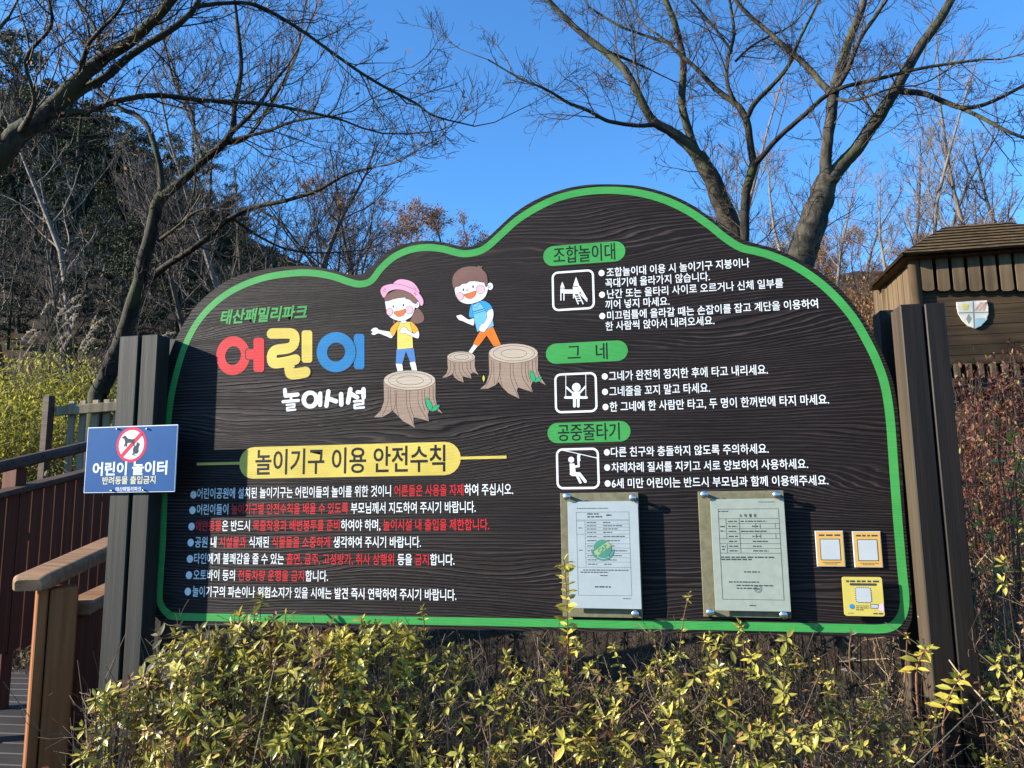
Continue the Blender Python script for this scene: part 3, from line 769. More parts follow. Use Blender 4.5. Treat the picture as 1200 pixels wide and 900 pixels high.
def draw1(mb, x0, z0, x1, z1, y):
    w = x1 - x0; h = z1 - z0
    X = lambda u: x0 + u * w
    Z = lambda v: z1 - v * h
    frame_lines(mb, X(.12), Z(.88), X(.87), Z(.10), .0006, y)
    flat(mb, X(.24), Z(.62), X(.2425), Z(.185), y)
    for v in (.175, .185, .31, .62): flat(mb, X(.12), Z(v), X(.87), Z(v) + .0005, y)
    for v in (.215, .245, .275, .345, .40, .44, .49, .53, .57): flat(mb, X(.2425), Z(v), X(.87), Z(v) + .0004, y)
    rows(mb, X(.13), X(.58), Z(.065), .0018, y, 0, 1)
    rows(mb, X(.28), X(.44), Z(.118), .0034, y, 0, 2); rows(mb, X(.28), X(.50), Z(.145), .0034, y, 0, 3); rows(mb, X(.55), X(.62), Z(.13), .0042, y, 0, 4)
    for i, v in enumerate((.20, .23, .26, .292, .33, .37, .42, .465, .51, .55, .59)):
        rows(mb, X(.27), X(.40), Z(v), .0022, y, 0, 10 + i); rows(mb, X(.50), X(.50 + .1 + .25 * ((i * 37) % 10) / 10), Z(v), .0024, y, 0, 30 + i)
    rows(mb, X(.15), X(.20), Z(.25), .0022, y, 0, 50); rows(mb, X(.15), X(.20), Z(.46), .0022, y, 0, 51)
    rows(mb, X(.20), X(.84), Z(.645), .0024, y, 0, 60); rows(mb, X(.16), X(.55), Z(.665), .0024, y, 0, 61); rows(mb, X(.44), X(.54), Z(.695), .0022, y, 0, 62)
    rows(mb, X(.36), X(.58), Z(.80), .0034, y, 0, 63); rows(mb, X(.75), X(.86), Z(.905), .002, y, 0, 64)
    c = (X(.485), Z(.445))                        # round green seal with a yellow sash
    disc(mb, c, .025, .025, y - .0002, 1, 28)
    k = 24; a = np.linspace(math.pi * 1.02, math.pi * 1.98, k)
    v = np.vstack([to3(np.stack([c[0] + .033 * np.cos(a), c[1] + .033 * np.sin(a)], 1), y - .0002), to3(np.stack([c[0] + .028 * np.cos(a), c[1] + .028 * np.sin(a)], 1), y - .0002)])
    i = np.arange(k - 1); mb.add(v, np.stack([i, i + 1, i + 1 + k, i + k], 1), 1)
    t = MB(); s2 = .0075
    pts = np.array([(-.024, -s2), (.024, -s2), (.024, s2), (-.024, s2)]) @ np.array([[.82, .57], [-.57, .82]]) + np.array(c)
    mb.add(to3(pts, y - .0004), [[0, 1, 2, 3]], 2)
    vv, ff, mm = glyphs('CAP', 0.03)
    vv = (vv - (vv.min(0) + vv.max(0)) / 2) * .0155
    vv = vv @ np.array([[.82, .57], [-.57, .82]]) + np.array(c)
    n0 = mb.n
    V = to3(vv, y - .0006); first = True
    for q in ff:
        if first: mb.add(V, [q], 1); first = False
        else: mb.F.append(np.array([q]) + n0); mb.M.append(np.array([1]))
def draw2(mb, x0, z0, x1, z1, y):
    w = x1 - x0; h = z1 - z0
    X = lambda u: x0 + u * w
    Z = lambda v: z1 - v * h
    frame_lines(mb, X(.10), Z(.90), X(.92), Z(.09), .0009, y)
    write(mb, '소  독  필  증', X(.39), X(.62), Z(.152), .0095, y, 0.02, None, 0, 0)
    rows(mb, X(.11), X(.24), Z(.112), .0024, y, 0, 1)
    for v in (.175, .355, .385): pass
    for v in (.18, .36, .405, .49): flat(mb, X(.10), Z(v), X(.92), Z(v) + .0008, y)
    for v in (.225, .27, .315): flat(mb, X(.20), Z(v), X(.92), Z(v) + .0008, y)
    flat(mb, X(.20), Z(.447), X(.92), Z(.447) + .0008, y)
    flat(mb, X(.20), Z(.36), X(.2045), Z(.18), y); flat(mb, X(.20), Z(.49), X(.2045), Z(.405), y); flat(mb, X(.38), Z(.49), X(.3845), Z(.18), y)
    for u in (.60, .66, .86):
        flat(mb, X(u), Z(.27), X(u) + .0008, Z(.225), y); flat(mb, X(u), Z(.36), X(u) + .0008, Z(.315), y)
    for i, v in enumerate((.203, .248, .293, .338, .383, .427, .468)):
        rows(mb, X(.23), X(.35), Z(v), .003, y, 0, 20 + i); rows(mb, X(.40 if i in (0, 2) else .55), X(.66 if i % 2 else .75), Z(v), .003, y, 0, 40 + i)
    rows(mb, X(.12), X(.18), Z(.25), .003, y, 0, 70); rows(mb, X(.12), X(.18), Z(.29), .003, y, 0, 71); rows(mb, X(.13), X(.18), Z(.43), .003, y, 0, 72); rows(mb, X(.13), X(.18), Z(.455), .003, y, 0, 73)
    rows(mb, X(.11), X(.82), Z(.525), .0034, y, 0, 80); rows(mb, X(.11), X(.53), Z(.545), .0034, y, 0, 81)
    rows(mb, X(.41), X(.62), Z(.655), .003, y, 0, 82); rows(mb, X(.20), X(.60), Z(.745), .003, y, 0, 83); rows(mb, X(.30), X(.80), Z(.775), .003, y, 0, 84); rows(mb, X(.30), X(.58), Z(.80), .003, y, 0, 85)
    rows(mb, X(.46), X(.54), Z(.95), .0026, y, 0, 86); rows(mb, X(.66), X(.88), Z(.03), .0016, y, 0, 87)
    for r_ in (.0095, .007):
        a = np.arange(24) * 2 * math.pi / 24; strip(mb, np.stack([X(.585) + r_ * np.cos(a), Z(.805) + r_ * np.sin(a)], 1), .0007, y - .0001, 0, True)
    rows(mb, X(.565), X(.605), Z(.80), .002, y - .0001, 0, 88); rows(mb, X(.565), X(.605), Z(.81), .002, y - .0001, 0, 89)
doc('framed_notice', 'yellowed acrylic plate holding bluish certificate with round green seal', [(657, 578), (753.5, 724)], [(665, 588), (752, 714)], MT['paperblue'], [(664, 582), (741.5, 583.5), (744.5, 720)], draw1)
doc('framed_notice', 'yellowed acrylic plate with four bolts holding greenish disinfection certificate form', [(817.5, 576), (927, 724)], [(832, 585), (927, 717)], MT['papergreen'], [(825.5, 579.5), (910.5, 580), (832.5, 718), (918.5, 721)], draw2)

MT['cardo'] = mat_plain('orange_card', (0.58, 0.34, 0.085), 0.4, 0, 0.08, 30)
MT['cardw'] = mat_plain('white_card', (0.42, 0.45, 0.46), 0.4, 0, 0.04, 30)
MT['cardy'] = mat_plain('yellow_card', (0.54, 0.44, 0.10), 0.35, 0, 0.06, 20)
MT['cardb'] = mat_plain('blue_print', (0.03, 0.22, 0.50), 0.5)
MT['cardl'] = mat_plain('lilac_print', (0.60, 0.45, 0.52), 0.5)
def qr_card(label, tl, br_, seed, title):
    a = B2(*tl); c = B2(*br_)
    t = thing('information_card', label, 'card', ((a[0] + c[0]) / 2, 0, c[1]), 'small cards at the lower right of the board')
    pl = slab('plate', a[0], c[1], c[0], a[1], -0.006, -0.0005, MT['cardw'], t, 0.0008)
    mb = MB(); y = -0.0064
    w = c[0] - a[0]; h = a[1] - c[1]
    flat(mb, a[0] + .03 * w, c[1] + .02 * h, c[0] - .03 * w, a[1] - .02 * h, y, 0)
    flat(mb, a[0] + .14 * w, c[1] + .18 * h, c[0] - .14 * w, a[1] - .22 * h, y - .0003, 1)
    flat(mb, a[0] + .165 * w, c[1] + .20 * h, c[0] - .165 * w, a[1] - .24 * h, y - .0005, 2)
    rows(mb, a[0] + .12 * w, c[0] - .12 * w, a[1] - .12 * h, .0042, y - .0003, 1, seed); rows(mb, a[0] + .2 * w, c[0] - .15 * w, c[1] + .12 * h, .0015, y - .0003, 1, seed + 1); rows(mb, a[0] + .28 * w, c[0] - .3 * w, c[1] + .08 * h, .0015, y - .0003, 1, seed + 2)
    mb.build('print', [MT['cardo'], MT['print'], MT['cardw']], pl)
qr_card('small orange information card beside the yellow-topped pair, nearer the certificate', (954.5, 622), (990.5, 664), 5, '')
qr_card('small orange information card next to the green border line at right', (998, 622.5), (1034.5, 665), 9, '')
a = B2(984.5, 675); c = B2(1034.5, 721)
t = thing('information_card', 'square yellow card with rounded corners and lilac corner below two orange cards', 'card', ((a[0] + c[0]) / 2, 0, c[1]), 'small cards at the lower right of the board')
p = rrect(a[0], c[1], c[0], a[1], 0.006)
mb = MB(); mb.prism(to3(p, -0.020), (0, 0.0035, 0)); pl = mb.build('plate', MT['cardy'], t)
mb = MB(); mb.box((a[0] + .02, -0.0164, c[1] + .02), (c[0] - .02, -0.0005, a[1] - .02)); mb.build('spacer', MT['cardw'], t)
w = c[0] - a[0]; h = a[1] - c[1]; y = -0.0204
mb = MB()
U = lambda u, v: (a[0] + u * w, a[1] - v * h)
q0 = U(.36, .55); q1 = U(.64, .35)
flat(mb, *U(.31, .65), *U(.70, .27), y, 1)
pr = rrect(*U(.31, .65), *U(.70, .27), .006)
for i_ in range(0, len(pr) - 1, 1):
    pass
seg = np.vstack([pr, pr[:1]]); cum = np.concatenate([[0], np.cumsum(np.linalg.norm(np.diff(seg, axis=0), axis=1))])
def along(s_): return np.array([np.interp(s_, cum, seg[:, 0]), np.interp(s_, cum, seg[:, 1])])
nd = 26
for i_ in range(nd):
    s0 = cum[-1] * i_ / nd; strip(mb, np.array([along(s0), along(s0 + cum[-1] / nd * .5)]), .0018, y - .0003, 2)
rows(mb, *[U(.1, 0)[0], U(.92, 0)[0]], U(0, .11)[1], .0045, y, 2, 31)
pp = pill_pts(U(.18, 0)[0], U(.86, 0)[0], U(0, .19)[1], .006); mb.add(to3(pp, y), np.arange(len(pp))[None, :], 2)
disc(mb, U(.2, .76), .0065, .0065, y, 3)
rows(mb, U(.30, 0)[0], U(.62, 0)[0], U(0, .74)[1], .0018, y, 2, 32); rows(mb, U(.30, 0)[0], U(.62, 0)[0], U(0, .79)[1], .0022, y, 2, 33); rows(mb, U(.30, 0)[0], U(.5, 0)[0], U(0, .84)[1], .0022, y, 2, 34)
flat(mb, *U(.66, .80), *U(.86, .69), y, 2); flat(mb, *U(.675, .785), *U(.845, .705), y - .0003, 1)
mb.poly(to3(np.array([U(.88, .70), U(.99, .66), U(.99, .90), U(.84, .82)]), y), 4)
rows(mb, U(.72, 0)[0], U(.95, 0)[0], U(0, .93)[1], .003, y - .0002, 2, 35); rows(mb, U(.1, 0)[0], U(.24, 0)[0], U(0, .93)[1], .0014, y, 2, 36)
mb.build('print', [MT['cardy'], MT['cardw'], MT['print'], MT['cardb'], MT['cardl']], pl)

# blue no-pets sign on the left posts
MT['signblue'] = mat_plain('sign_blue', (0.030, 0.088, 0.235), 0.32, 0, 0.05, 12)
MT['signwhite'] = mat_plain('sign_white', (0.72, 0.76, 0.80), 0.4, 0, 0.03)
MT['signred'] = mat_plain('sign_red', (0.60, 0.025, 0.07), 0.4, 0, 0.04)
MT['signcream'] = mat_plain('sign_cream', (0.62, 0.58, 0.36), 0.4, 0, 0.08, 90)
MT['signink'] = mat_plain('sign_ink', (0.02, 0.028, 0.04), 0.5)
SY = -0.076
a = P(103, 500, SY); c = P(205, 577.5, SY); bl_ = P(98, 577, SY); tr_ = P(208, 498.5, SY)
x0 = (a[0] + bl_[0]) / 2; x1 = (c[0] + tr_[0]) / 2; z1 = (a[2] + tr_[2]) / 2; z0 = (c[2] + bl_[2]) / 2
t = thing('warning_sign', 'blue rectangular no pets sign screwed across the left posts', 'sign', ((x0 + x1) / 2, SY, z0))
pl = slab('plate', x0, z0, x1, z1, SY, SY + 0.004, MT['signwhite'], t, 0.0008)
w = x1 - x0; h = z1 - z0
mb = MB(); y = SY - .0004
flat(mb, x0 + .0025, z0 + .0025, x1 - .0025, z1 - .0025, y, 0)
class PS(Px):
    def __call__(s, pts): return np.array([P(s.x + p[0] / s.s, s.y + p[1] / s.s, SY)[[0, 2]] for p in pts])
SZ = PS(90, 490, 9.0)
cc = SZ([(578, 280)])[0]; ro = abs(SZ([(738, 280)])[0][0] - SZ([(418, 280)])[0][0]) / 2
disc(mb, cc, ro, ro * 1.02, y - .0003, 2, 40); disc(mb, cc, ro * .83, ro * .85, y - .0006, 1, 40)
dog = [(478, 206), (492, 198), (500, 186), (512, 182), (526, 200), (540, 214), (580, 222), (600, 222), (612, 208), (610, 240), (608, 276), (612, 288), (596, 296), (600, 280), (586, 262), (560, 258), (534, 262), (528, 300), (518, 306), (516, 280), (504, 298), (494, 304), (512, 262), (508, 236), (504, 216), (490, 218)]
cat_ = [(646, 250), (650, 262), (660, 264), (668, 274), (658, 290), (650, 320), (652, 354), (640, 372), (606, 376), (594, 384), (630, 386), (628, 394), (590, 392), (586, 378), (598, 364), (592, 330), (606, 300), (630, 284), (634, 262)]
stroke(mb, SZ([(676, 172), (490, 384)]), abs(SZ([(36, 0)])[0][0] - SZ([(0, 0)])[0][0]), y - .0009, 2)
mb.poly(to3(SZ(dog), y - .0012), 4); mb.poly(to3(SZ(cat_), y - .0012), 4)
def sline(body, xa, xb, yc, hz, m, bold, shear=0.0):
    p0 = SZ([(xa, yc)])[0]; p1 = SZ([(xb, yc)])[0]; hh = abs(SZ([(xa, yc - hz / 2)])[0][1] - SZ([(xa, yc + hz / 2)])[0][1])
    write(mb, body, p0[0], p1[0], (p0[1] + p1[1]) / 2, hh, y - .0004, bold, None, m, m, shear)
sline('어린이 놀이터', 170, 955, 532, 142, 1, 0.028)
sline('반려동물 출입금지', 272, 832, 655, 84, 3, 0.018)
sline('태산패밀리파크', 412, 682, 748, 48, 1, 0.012)
mb.build('print', [MT['signblue'], MT['signwhite'], MT['signred'], MT['signcream'], MT['signink']], pl)
for sx_, sy_ in ((428, 110), (742, 110), (372, 760), (706, 756)):
    q = SZ([(sx_, sy_)])[0]; mb = MB(); mb.tube([(q[0], SY + .001, q[1]), (q[0], SY - .006, q[1])], [.0035, .0028], 10, cap=True)
    mb.build('screw', MT['steel'], t, smooth=True)
bpy.data.objects.remove(_to)
# ------------------------------------------------------------------ the ground and the hills
CA = CP[:2]
def az_of(px): d = ray(px, 580); return math.degrees(math.atan2(d[0], d[1]))
def el_of(px, py): d = ray(px, py); return d[2] / math.hypot(d[0], d[1])
_crest = [(-500, 110), (-250, 130), (-60, 160), (40, 178), (110, 196), (170, 222), (261, 262), (330, 292), (400, 318), (470, 345), (560, 352), (700, 350), (860, 345), (940, 335), (1040, 318), (1200, 305), (1400, 300), (1700, 330)]
_caz = np.array([az_of(x) for x, y in _crest]); _cel = np.array([el_of(x, y) for x, y in _crest])
def ground(x, y):
    x = np.asarray(x, float); y = np.asarray(y, float)
    dx = x - CA[0]; dy = y - CA[1]
    r = np.hypot(dx, dy); az = np.degrees(np.arctan2(dx, dy))
    el = np.interp(az, _caz, _cel)
    side = np.clip((100 - np.abs(az + 5)) / 35.0, 0, 1); side = side * side * (3 - 2 * side)
    dd = np.clip(y - 1.5, 0, None); dd = np.sqrt(dd * dd + 0.04) - 0.2
    near = 0.42 * np.minimum(dd, 7) + 0.2 * np.clip(dd - 7, 0, 6)
    t = np.clip((r - 12) / 58.0, 0, 1); t = t ** 1.15
    far = (1.5 + el * 70.0) * t
    wob = 0.6 * np.sin(x * 0.21 + 1.3) * np.sin(y * 0.17) + 0.25 * np.sin(x * 0.53) * np.cos(y * 0.47 + 2)
    wob = wob * np.clip((r - 9) / 15, 0, 1)
    back = np.where(r > 72, -(r - 72) * 0.10, 0)
    return side * (np.maximum(near, 0) * np.clip(1 - t * 1.2, 0, 1) + far + wob + np.maximum(back, -8))
def gz(x, y): return float(ground(x, y))
MT['soil'] = None
m, t, b = nmat('leaf_litter_ground')
n1 = noise_(t, coords(t, (1, 1, 1)), 1.6, 8, 0.7); n2 = noise_(t, coords(t, (1, 1, 1)), 22, 4, 0.7)
f = M2(t, 'ADD', M2(t, 'MULTIPLY', n1, 0.5), M2(t, 'MULTIPLY', n2, 0.5))
L(t, ramp_(t, f, [(0.32, (0.010, 0.007, 0.004)), (0.5, (0.032, 0.021, 0.012)), (0.68, (0.085, 0.057, 0.032))]), b.inputs['Base Color'])
b.inputs['Roughness'].default_value = 0.95; bump_(t, n2, b, 0.7, 0.05)
MT['soil'] = m
mb = MB()
rr = np.concatenate([[0.0], np.linspace(0.6, 16, 34), np.geomspace(17, 95, 26), np.geomspace(110, 900, 8)]); aa = np.radians(np.arange(0, 360, 2.0))
gx = CA[0] + rr[:, None] * np.sin(aa)[None, :]; gy = CA[1] + rr[:, None] * np.cos(aa)[None, :]
gzv = ground(gx, gy)
gzv[-6:] = np.minimum(gzv[-6:], 0) * 0 + np.array([6, 2, 0, 0, 0, 0])[:, None]
k = len(aa); i = np.arange(len(rr) - 1)[:, None] * k; j = np.arange(k)[None, :]; j2 = (j + 1) % k
mb.add(np.stack([gx, gy, gzv], -1).reshape(-1, 3), np.stack([i + j, i + k + j, i + k + j2, i + j2], -1).reshape(-1, 4))
tag(mb.build('ground', MT['soil'], smooth=True), kind='structure')

# ------------------------------------------------------------------ the ramp deck and its railings at left
MT['deckw'] = mat_wood('deck_boards', (0.020, 0.018, 0.018), (0.055, 0.050, 0.048), 'x', 1.0, 0.6, 0.5)
MT['redwood'] = mat_wood('red_brown_planks', (0.060, 0.015, 0.007), (0.165, 0.045, 0.022), 'z', 1.0, 0.6, 0.4)
MT['rail'] = mat_wood('worn_rail', (0.14, 0.066, 0.030), (0.34, 0.20, 0.105), 'x', 1.0, 0.7, 0.5)
MT['rail2'] = mat_wood('dark_rail', (0.030, 0.016, 0.011), (0.11, 0.065, 0.042), 'x', 1.0, 0.6, 0.5)
MT['newel'] = mat_wood('brown_newel', (0.14, 0.042, 0.011), (0.34, 0.130, 0.044), 'z', 1.0, 0.5, 0.6, wear=(0.44, 0.25, 0.13))
def fpt(px, py):
    """points of the far railing: its plane runs away to the right"""
    return at(px, py, 3.45 + 0.0065 * px)
A0 = fpt(-60, 594); A1 = fpt(152, 540)
def lerp(a, b_, t_): return a + (b_ - a) * t_
deck = MB()
kx = 0
for iy in range(26):                                              # boards run along x, the deck climbs gently to the right
    y0 = -1.15 + iy * 0.105
    z0 = 0.60
    deck.beam((-4.6, y0, z0 - 0.06), (-1.78 if y0 < -0.2 else -1.2, y0, z0), 0.095, 0.03, 0, 0.003)
deck.box((-4.6, -1.18, 0.45), (-1.80, -1.15, 0.60))
tag(deck.build('boardwalk', MT['deckw']), kind='structure')
dirf = (A1 - A0); dirf[2] = 0; Lf = np.linalg.norm(dirf); dirf /= Lf
nf = np.array([dirf[1], -dirf[0], 0])                              # towards the viewer
t = thing('plank_railing', 'long red-brown vertical plank railing with two rails beside the deck', 'railing', (A0[0], A0[1], 0.6))
capA, capB = fpt(-80, 599), fpt(160, 538.5)
mb = MB(); mb.beam(capA, capB, 0.085, 0.026, 0, 0.005); mb.build('cap_rail', MT['rail2'], t)
upA, upB = fpt(-80, 566), fpt(165, 508)
mb = MB(); mb.beam(upA, upB, 0.055, 0.05, 0, 0.012); mb.build('handrail', MT['rail2'], t)
np_ = 18
for i_ in range(np_):
    f0 = (i_ + 0.04) / np_; f1 = (i_ + 0.96) / np_
    p0 = lerp(capA, capB, f0); p1 = lerp(capA, capB, f1)
    lo0 = lerp(fpt(-80, 790), fpt(160, 722), f0); lo1 = lerp(fpt(-80, 790), fpt(160, 722), f1)
    zl0 = min(lo0[2], lo1[2])
    q = [(p0[0], p0[1], zl0), (p1[0], p1[1], zl0 + (p1[2] - p0[2])), (p1[0], p1[1], p1[2] - 0.019), (p0[0], p0[1], p0[2] - 0.019)]
    mb = MB(); mb.prism(np.array(q), tuple(-nf * 0.022)); mb.build('plank', MT['redwood'], t)
for f_ in (0.02, 0.35, 0.985):
    p = lerp(upA, upB, f_) - nf * 0.05
    mb = MB(); mb.box((p[0] - .04, p[1] - .03, 0.2), (p[0] + .04, p[1] + .03, p[2] - .032), 0, 0.004); mb.build('post', MT['redwood'], t)

# near stair railing with its newel
SK = 1.22
NA = at(76, 900, 2.0 * SK)
t = thing('stair_railing', 'brown wooden newel post with sunlit rounded handrail next to the left posts', 'railing', (NA[0], NA[1], 0.5))
n0 = at(60, 700, 2.02 * SK)
mb = MB()
bx = (at(58, 790, 1.99 * SK)[0] + 0.003, -0.375)
yaw = R(-44)
ry = np.array([[math.cos(yaw), -math.sin(yaw), 0], [math.sin(yaw), math.cos(yaw), 0], [0, 0, 1]])
ctr = np.array([at(60, 790, 2.02 * SK)[0], at(60, 790, 2.02 * SK)[1], 0])
mb.box((ctr[0] - .0586, ctr[1] - .0586, 0.3), (ctr[0] + .0586, ctr[1] - .0262, (1.5 - (1.5 - 1.262) * SK)), 0, 0.004, ry, ctr)
mb.box((ctr[0] - .0562, ctr[1] - .0226, 0.3), (ctr[0] + .0586, ctr[1] + .0586, (1.5 - (1.5 - 1.262) * SK)), 0, 0.004, ry, ctr)
mb.build('newel_post', MT['newel'], t)
h0 = at(33, 684, 1.95 * SK); h1 = at(150, 630, 2.55 * SK)
d_ = (h1 - h0); d_ /= np.linalg.norm(d_)
mb = MB()
w_, hh_ = 0.115, 0.048
sd = np.cross(d_, (0, 0, 1)); sd /= np.linalg.norm(sd); up_ = np.cross(sd, d_)
prof = []
for cx, cz, a0 in ((w_ / 2 - .018, hh_ / 2 - .018, 0), (-w_ / 2 + .018, hh_ / 2 - .018, 90), (-w_ / 2 + .008, -hh_ / 2 + .008, 180), (w_ / 2 - .008, -hh_ / 2 + .008, 270)):
    r_ = 0.018 if cz > 0 else 0.008
    for s_ in range(5):
        a_ = R(a0 + 90 * s_ / 4); prof.append((cx + r_ * math.cos(a_), cz + r_ * math.sin(a_)))
prof = np.array(prof); K_ = len(prof)
rings = []
Ltot = np.linalg.norm(h1 - h0)
for s_, sc_, dz in ((0.0, 0.72, -.006), (0.008, 0.9, -.002), (0.022, 1, 0), (0.2, 1, 0), (Ltot, 1, 0)):
    rings.append(h0 + d_ * s_ + (prof[:, :1] * sc_) * sd + (prof[:, 1:] * sc_ + dz) * up_)
v = np.vstack(rings); f = []
for a_ in range(len(rings) - 1):
    for c_ in range(K_): f.append([a_ * K_ + c_, a_ * K_ + (c_ + 1) % K_, (a_ + 1) * K_ + (c_ + 1) % K_, (a_ + 1) * K_ + c_])
mb.add(v, f); mb.F.append(np.arange(K_)[None, ::-1]); mb.M.append(np.array([0]))
mb.build('handrail', MT['rail'], t)
l0 = at(88, 714, 2.08 * SK); l1 = at(165, 676, 2.6 * SK)
mb = MB(); mb.beam(l0, l1, 0.10, 0.045, 0, 0.006); mb.build('lower_rail', MT['rail'], t)
for i_ in range(7):
    f0 = (i_ + .05) / 7; f1 = (i_ + .95) / 7
    p0 = lerp(l0, l1, f0); p1 = lerp(l0, l1, f1)
    q = [(p0[0], p0[1], .45), (p1[0], p1[1], .45), (p1[0], p1[1], p1[2] - .024), (p0[0], p0[1], p0[2] - .024)]
    mb = MB(); mb.prism(np.array(q), (0.01, .02, 0)); mb.build('plank', MT['redwood'], t)

# pale picket fence farther back at left
MT['pale'] = mat_wood('pale_weathered_wood', (0.13, 0.10, 0.06), (0.33, 0.27, 0.17), 'z', 1.0, 0.8, 0.4, wear=(0.36, 0.36, 0.24))
FD = 5.6
f0 = at(58, 520, FD)
t = thing('picket_fence', 'short pale wooden fence with dark end post around the mossy tree', 'fence', (f0[0], f0[1], gz(f0[0], f0[1])))
a = at(58, 464, FD); g_ = gz(a[0], a[1])
mb = MB(); mb.box((a[0] - .03, a[1] - .03, g_ - .1), (a[0] + .03, a[1] + .03, a[2]), 0, .006); mb.build('post', MT['rail2'], t)
mb = MB(); mb.beam(at(65, 482, FD), at(190, 472, FD), 0.03, 0.07, 0, .004); mb.build('rail', MT['pale'], t)
for px in (84, 97, 112, 125, 137, 150):
    p = at(px, 470 - (px - 84) * .05, FD + .04)
    mb = MB(); mb.box((p[0] - .026, p[1], gz(p[0], p[1]) - .1), (p[0] + .026, p[1] + .022, p[2]), 0, .003); mb.build('picket', MT['pale'], t)

# ------------------------------------------------------------------ wooden play tower at right
MT['tower'] = mat_wood('tower_planks', (0.022, 0.014, 0.007), (0.078, 0.051, 0.026), 'x', 0.5, 0.8, 0.7, wear=(0.15, 0.105, 0.06))
MT['towerv'] = mat_wood('tower_slats', (0.055, 0.036, 0.019), (0.17, 0.118, 0.068), 'z', 0.5, 0.8, 0.5)
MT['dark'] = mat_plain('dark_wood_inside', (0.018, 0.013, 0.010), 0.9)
m, t_, b = nmat('roof_shingles')
sx = t_.nodes.new('ShaderNodeSeparateXYZ'); L(t_, t_.nodes.new('ShaderNodeNewGeometry').outputs['Position'], sx.inputs[0])
n1 = noise_(t_, coords(t_, (14, 3, 60)), 1.0, 4, 0.6)
zz = M2(t_, 'FRACT', M2(t_, 'MULTIPLY', sx.outputs[2], 17.0))
L(t_, ramp_(t_, n1, [(0.3, (0.045, 0.029, 0.014)), (0.7, (0.125, 0.084, 0.042))]), b.inputs['Base Color'])
b.inputs['Roughness'].default_value = .85; bump_(t_, zz, b, 1.0, 0.03)
MT['shingle'] = m
def unit(v): return v / (np.linalg.norm(v) + 1e-9)
TY = 6.3
TX0 = P(1076, 345, TY)[0]; TX1 = TX0 + 1.62; TB = [y_ for y_ in np.arange(TY, TY + 3, .01) if (P(1034, 330, y_)[0] <= P(1065, 299, TY - .15)[0])][0] - .15 if False else TY + 1.0
tz0 = P(1120, 428, TY)[2]; tz1 = P(1090, 338, TY)[2]; ez = P(1065, 299, TY - .15)[2]
t = thing('play_tower', 'brown wooden play tower with hipped roof and painted shield', 'play tower', ((TX0 + TX1) / 2, TY, gz(TX0 + .5, TY)))
npl = 8
for i_ in range(npl):
    z0 = tz0 + (tz1 - tz0) * i_ / npl; z1 = tz0 + (tz1 - tz0) * (i_ + .97) / npl
    mb = MB(); mb.box((TX0, TY, z0), (TX1, TY + .03, z1), 0, .003); mb.build('wall_board', MT['tower'], t)
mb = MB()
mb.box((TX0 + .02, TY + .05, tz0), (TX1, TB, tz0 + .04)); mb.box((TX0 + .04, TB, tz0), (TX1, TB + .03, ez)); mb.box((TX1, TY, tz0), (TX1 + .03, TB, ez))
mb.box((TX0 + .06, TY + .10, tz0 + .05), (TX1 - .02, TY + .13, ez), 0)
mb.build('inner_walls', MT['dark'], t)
nsl = 8
for i_ in range(nsl):                                              # hanging slats along the front
    cx = P(1087 + i_ * 18.6, 325, TY - .06)[0]
    z1 = P(1087, 300, TY)[2]; z0 = P(1087 + i_ * 18.6, 341, TY - .06)[2]
    c = [(cx - .056, z0 + .02), (cx - .038, z0 + .004), (cx, z0), (cx + .038, z0 + .004), (cx + .056, z0 + .02), (cx + .056, z1), (cx - .056, z1)]
    mb = MB(); mb.prism(to3(np.array(c), TY - .06), (0, .03, 0)); mb.build('slat', MT['towerv'], t)
for i_ in range(7):                                                # slats of the sunlit left side
    y0 = TY + .10 + i_ * .20
    mb = MB(); mb.box((TX0 - .055, y0, tz0 + .45), (TX0 - .03, y0 + .17, ez + .02), 0, .004); mb.build('side_slat', MT['towerv'], t)
mb = MB(); mb.box((TX0 - .03, TY + .06, tz0), (TX0, TB, tz0 + .6)); mb.build('side_wall', MT['tower'], t)
for (x_, y_) in ((TX0 - .02, TY - .01), (TX1, TY - .01), (TX0 - .02, TB), (TX1, TB)):
    mb = MB(); zb = gz(x_, y_) - .2
    mb.tube([(x_, y_, zb), (x_, y_, ez + .06)], .06, 12, cap=True); mb.build('corner_post', MT['towerv'], t, smooth=True)
eo = .17
E = [np.array(q) for q in ((TX0 - eo, TY - eo, ez), (TX1 + eo, TY - eo, ez), (TX1 + eo, TB + eo, ez), (TX0 - eo, TB + eo, ez))]
rz = P(1107, 280, TY + .75)[2] + .06
r0 = np.array((TX0 + .52, (TY + TB) / 2, rz)); r1 = np.array((TX1 - .52, (TY + TB) / 2, rz))
mb = MB()
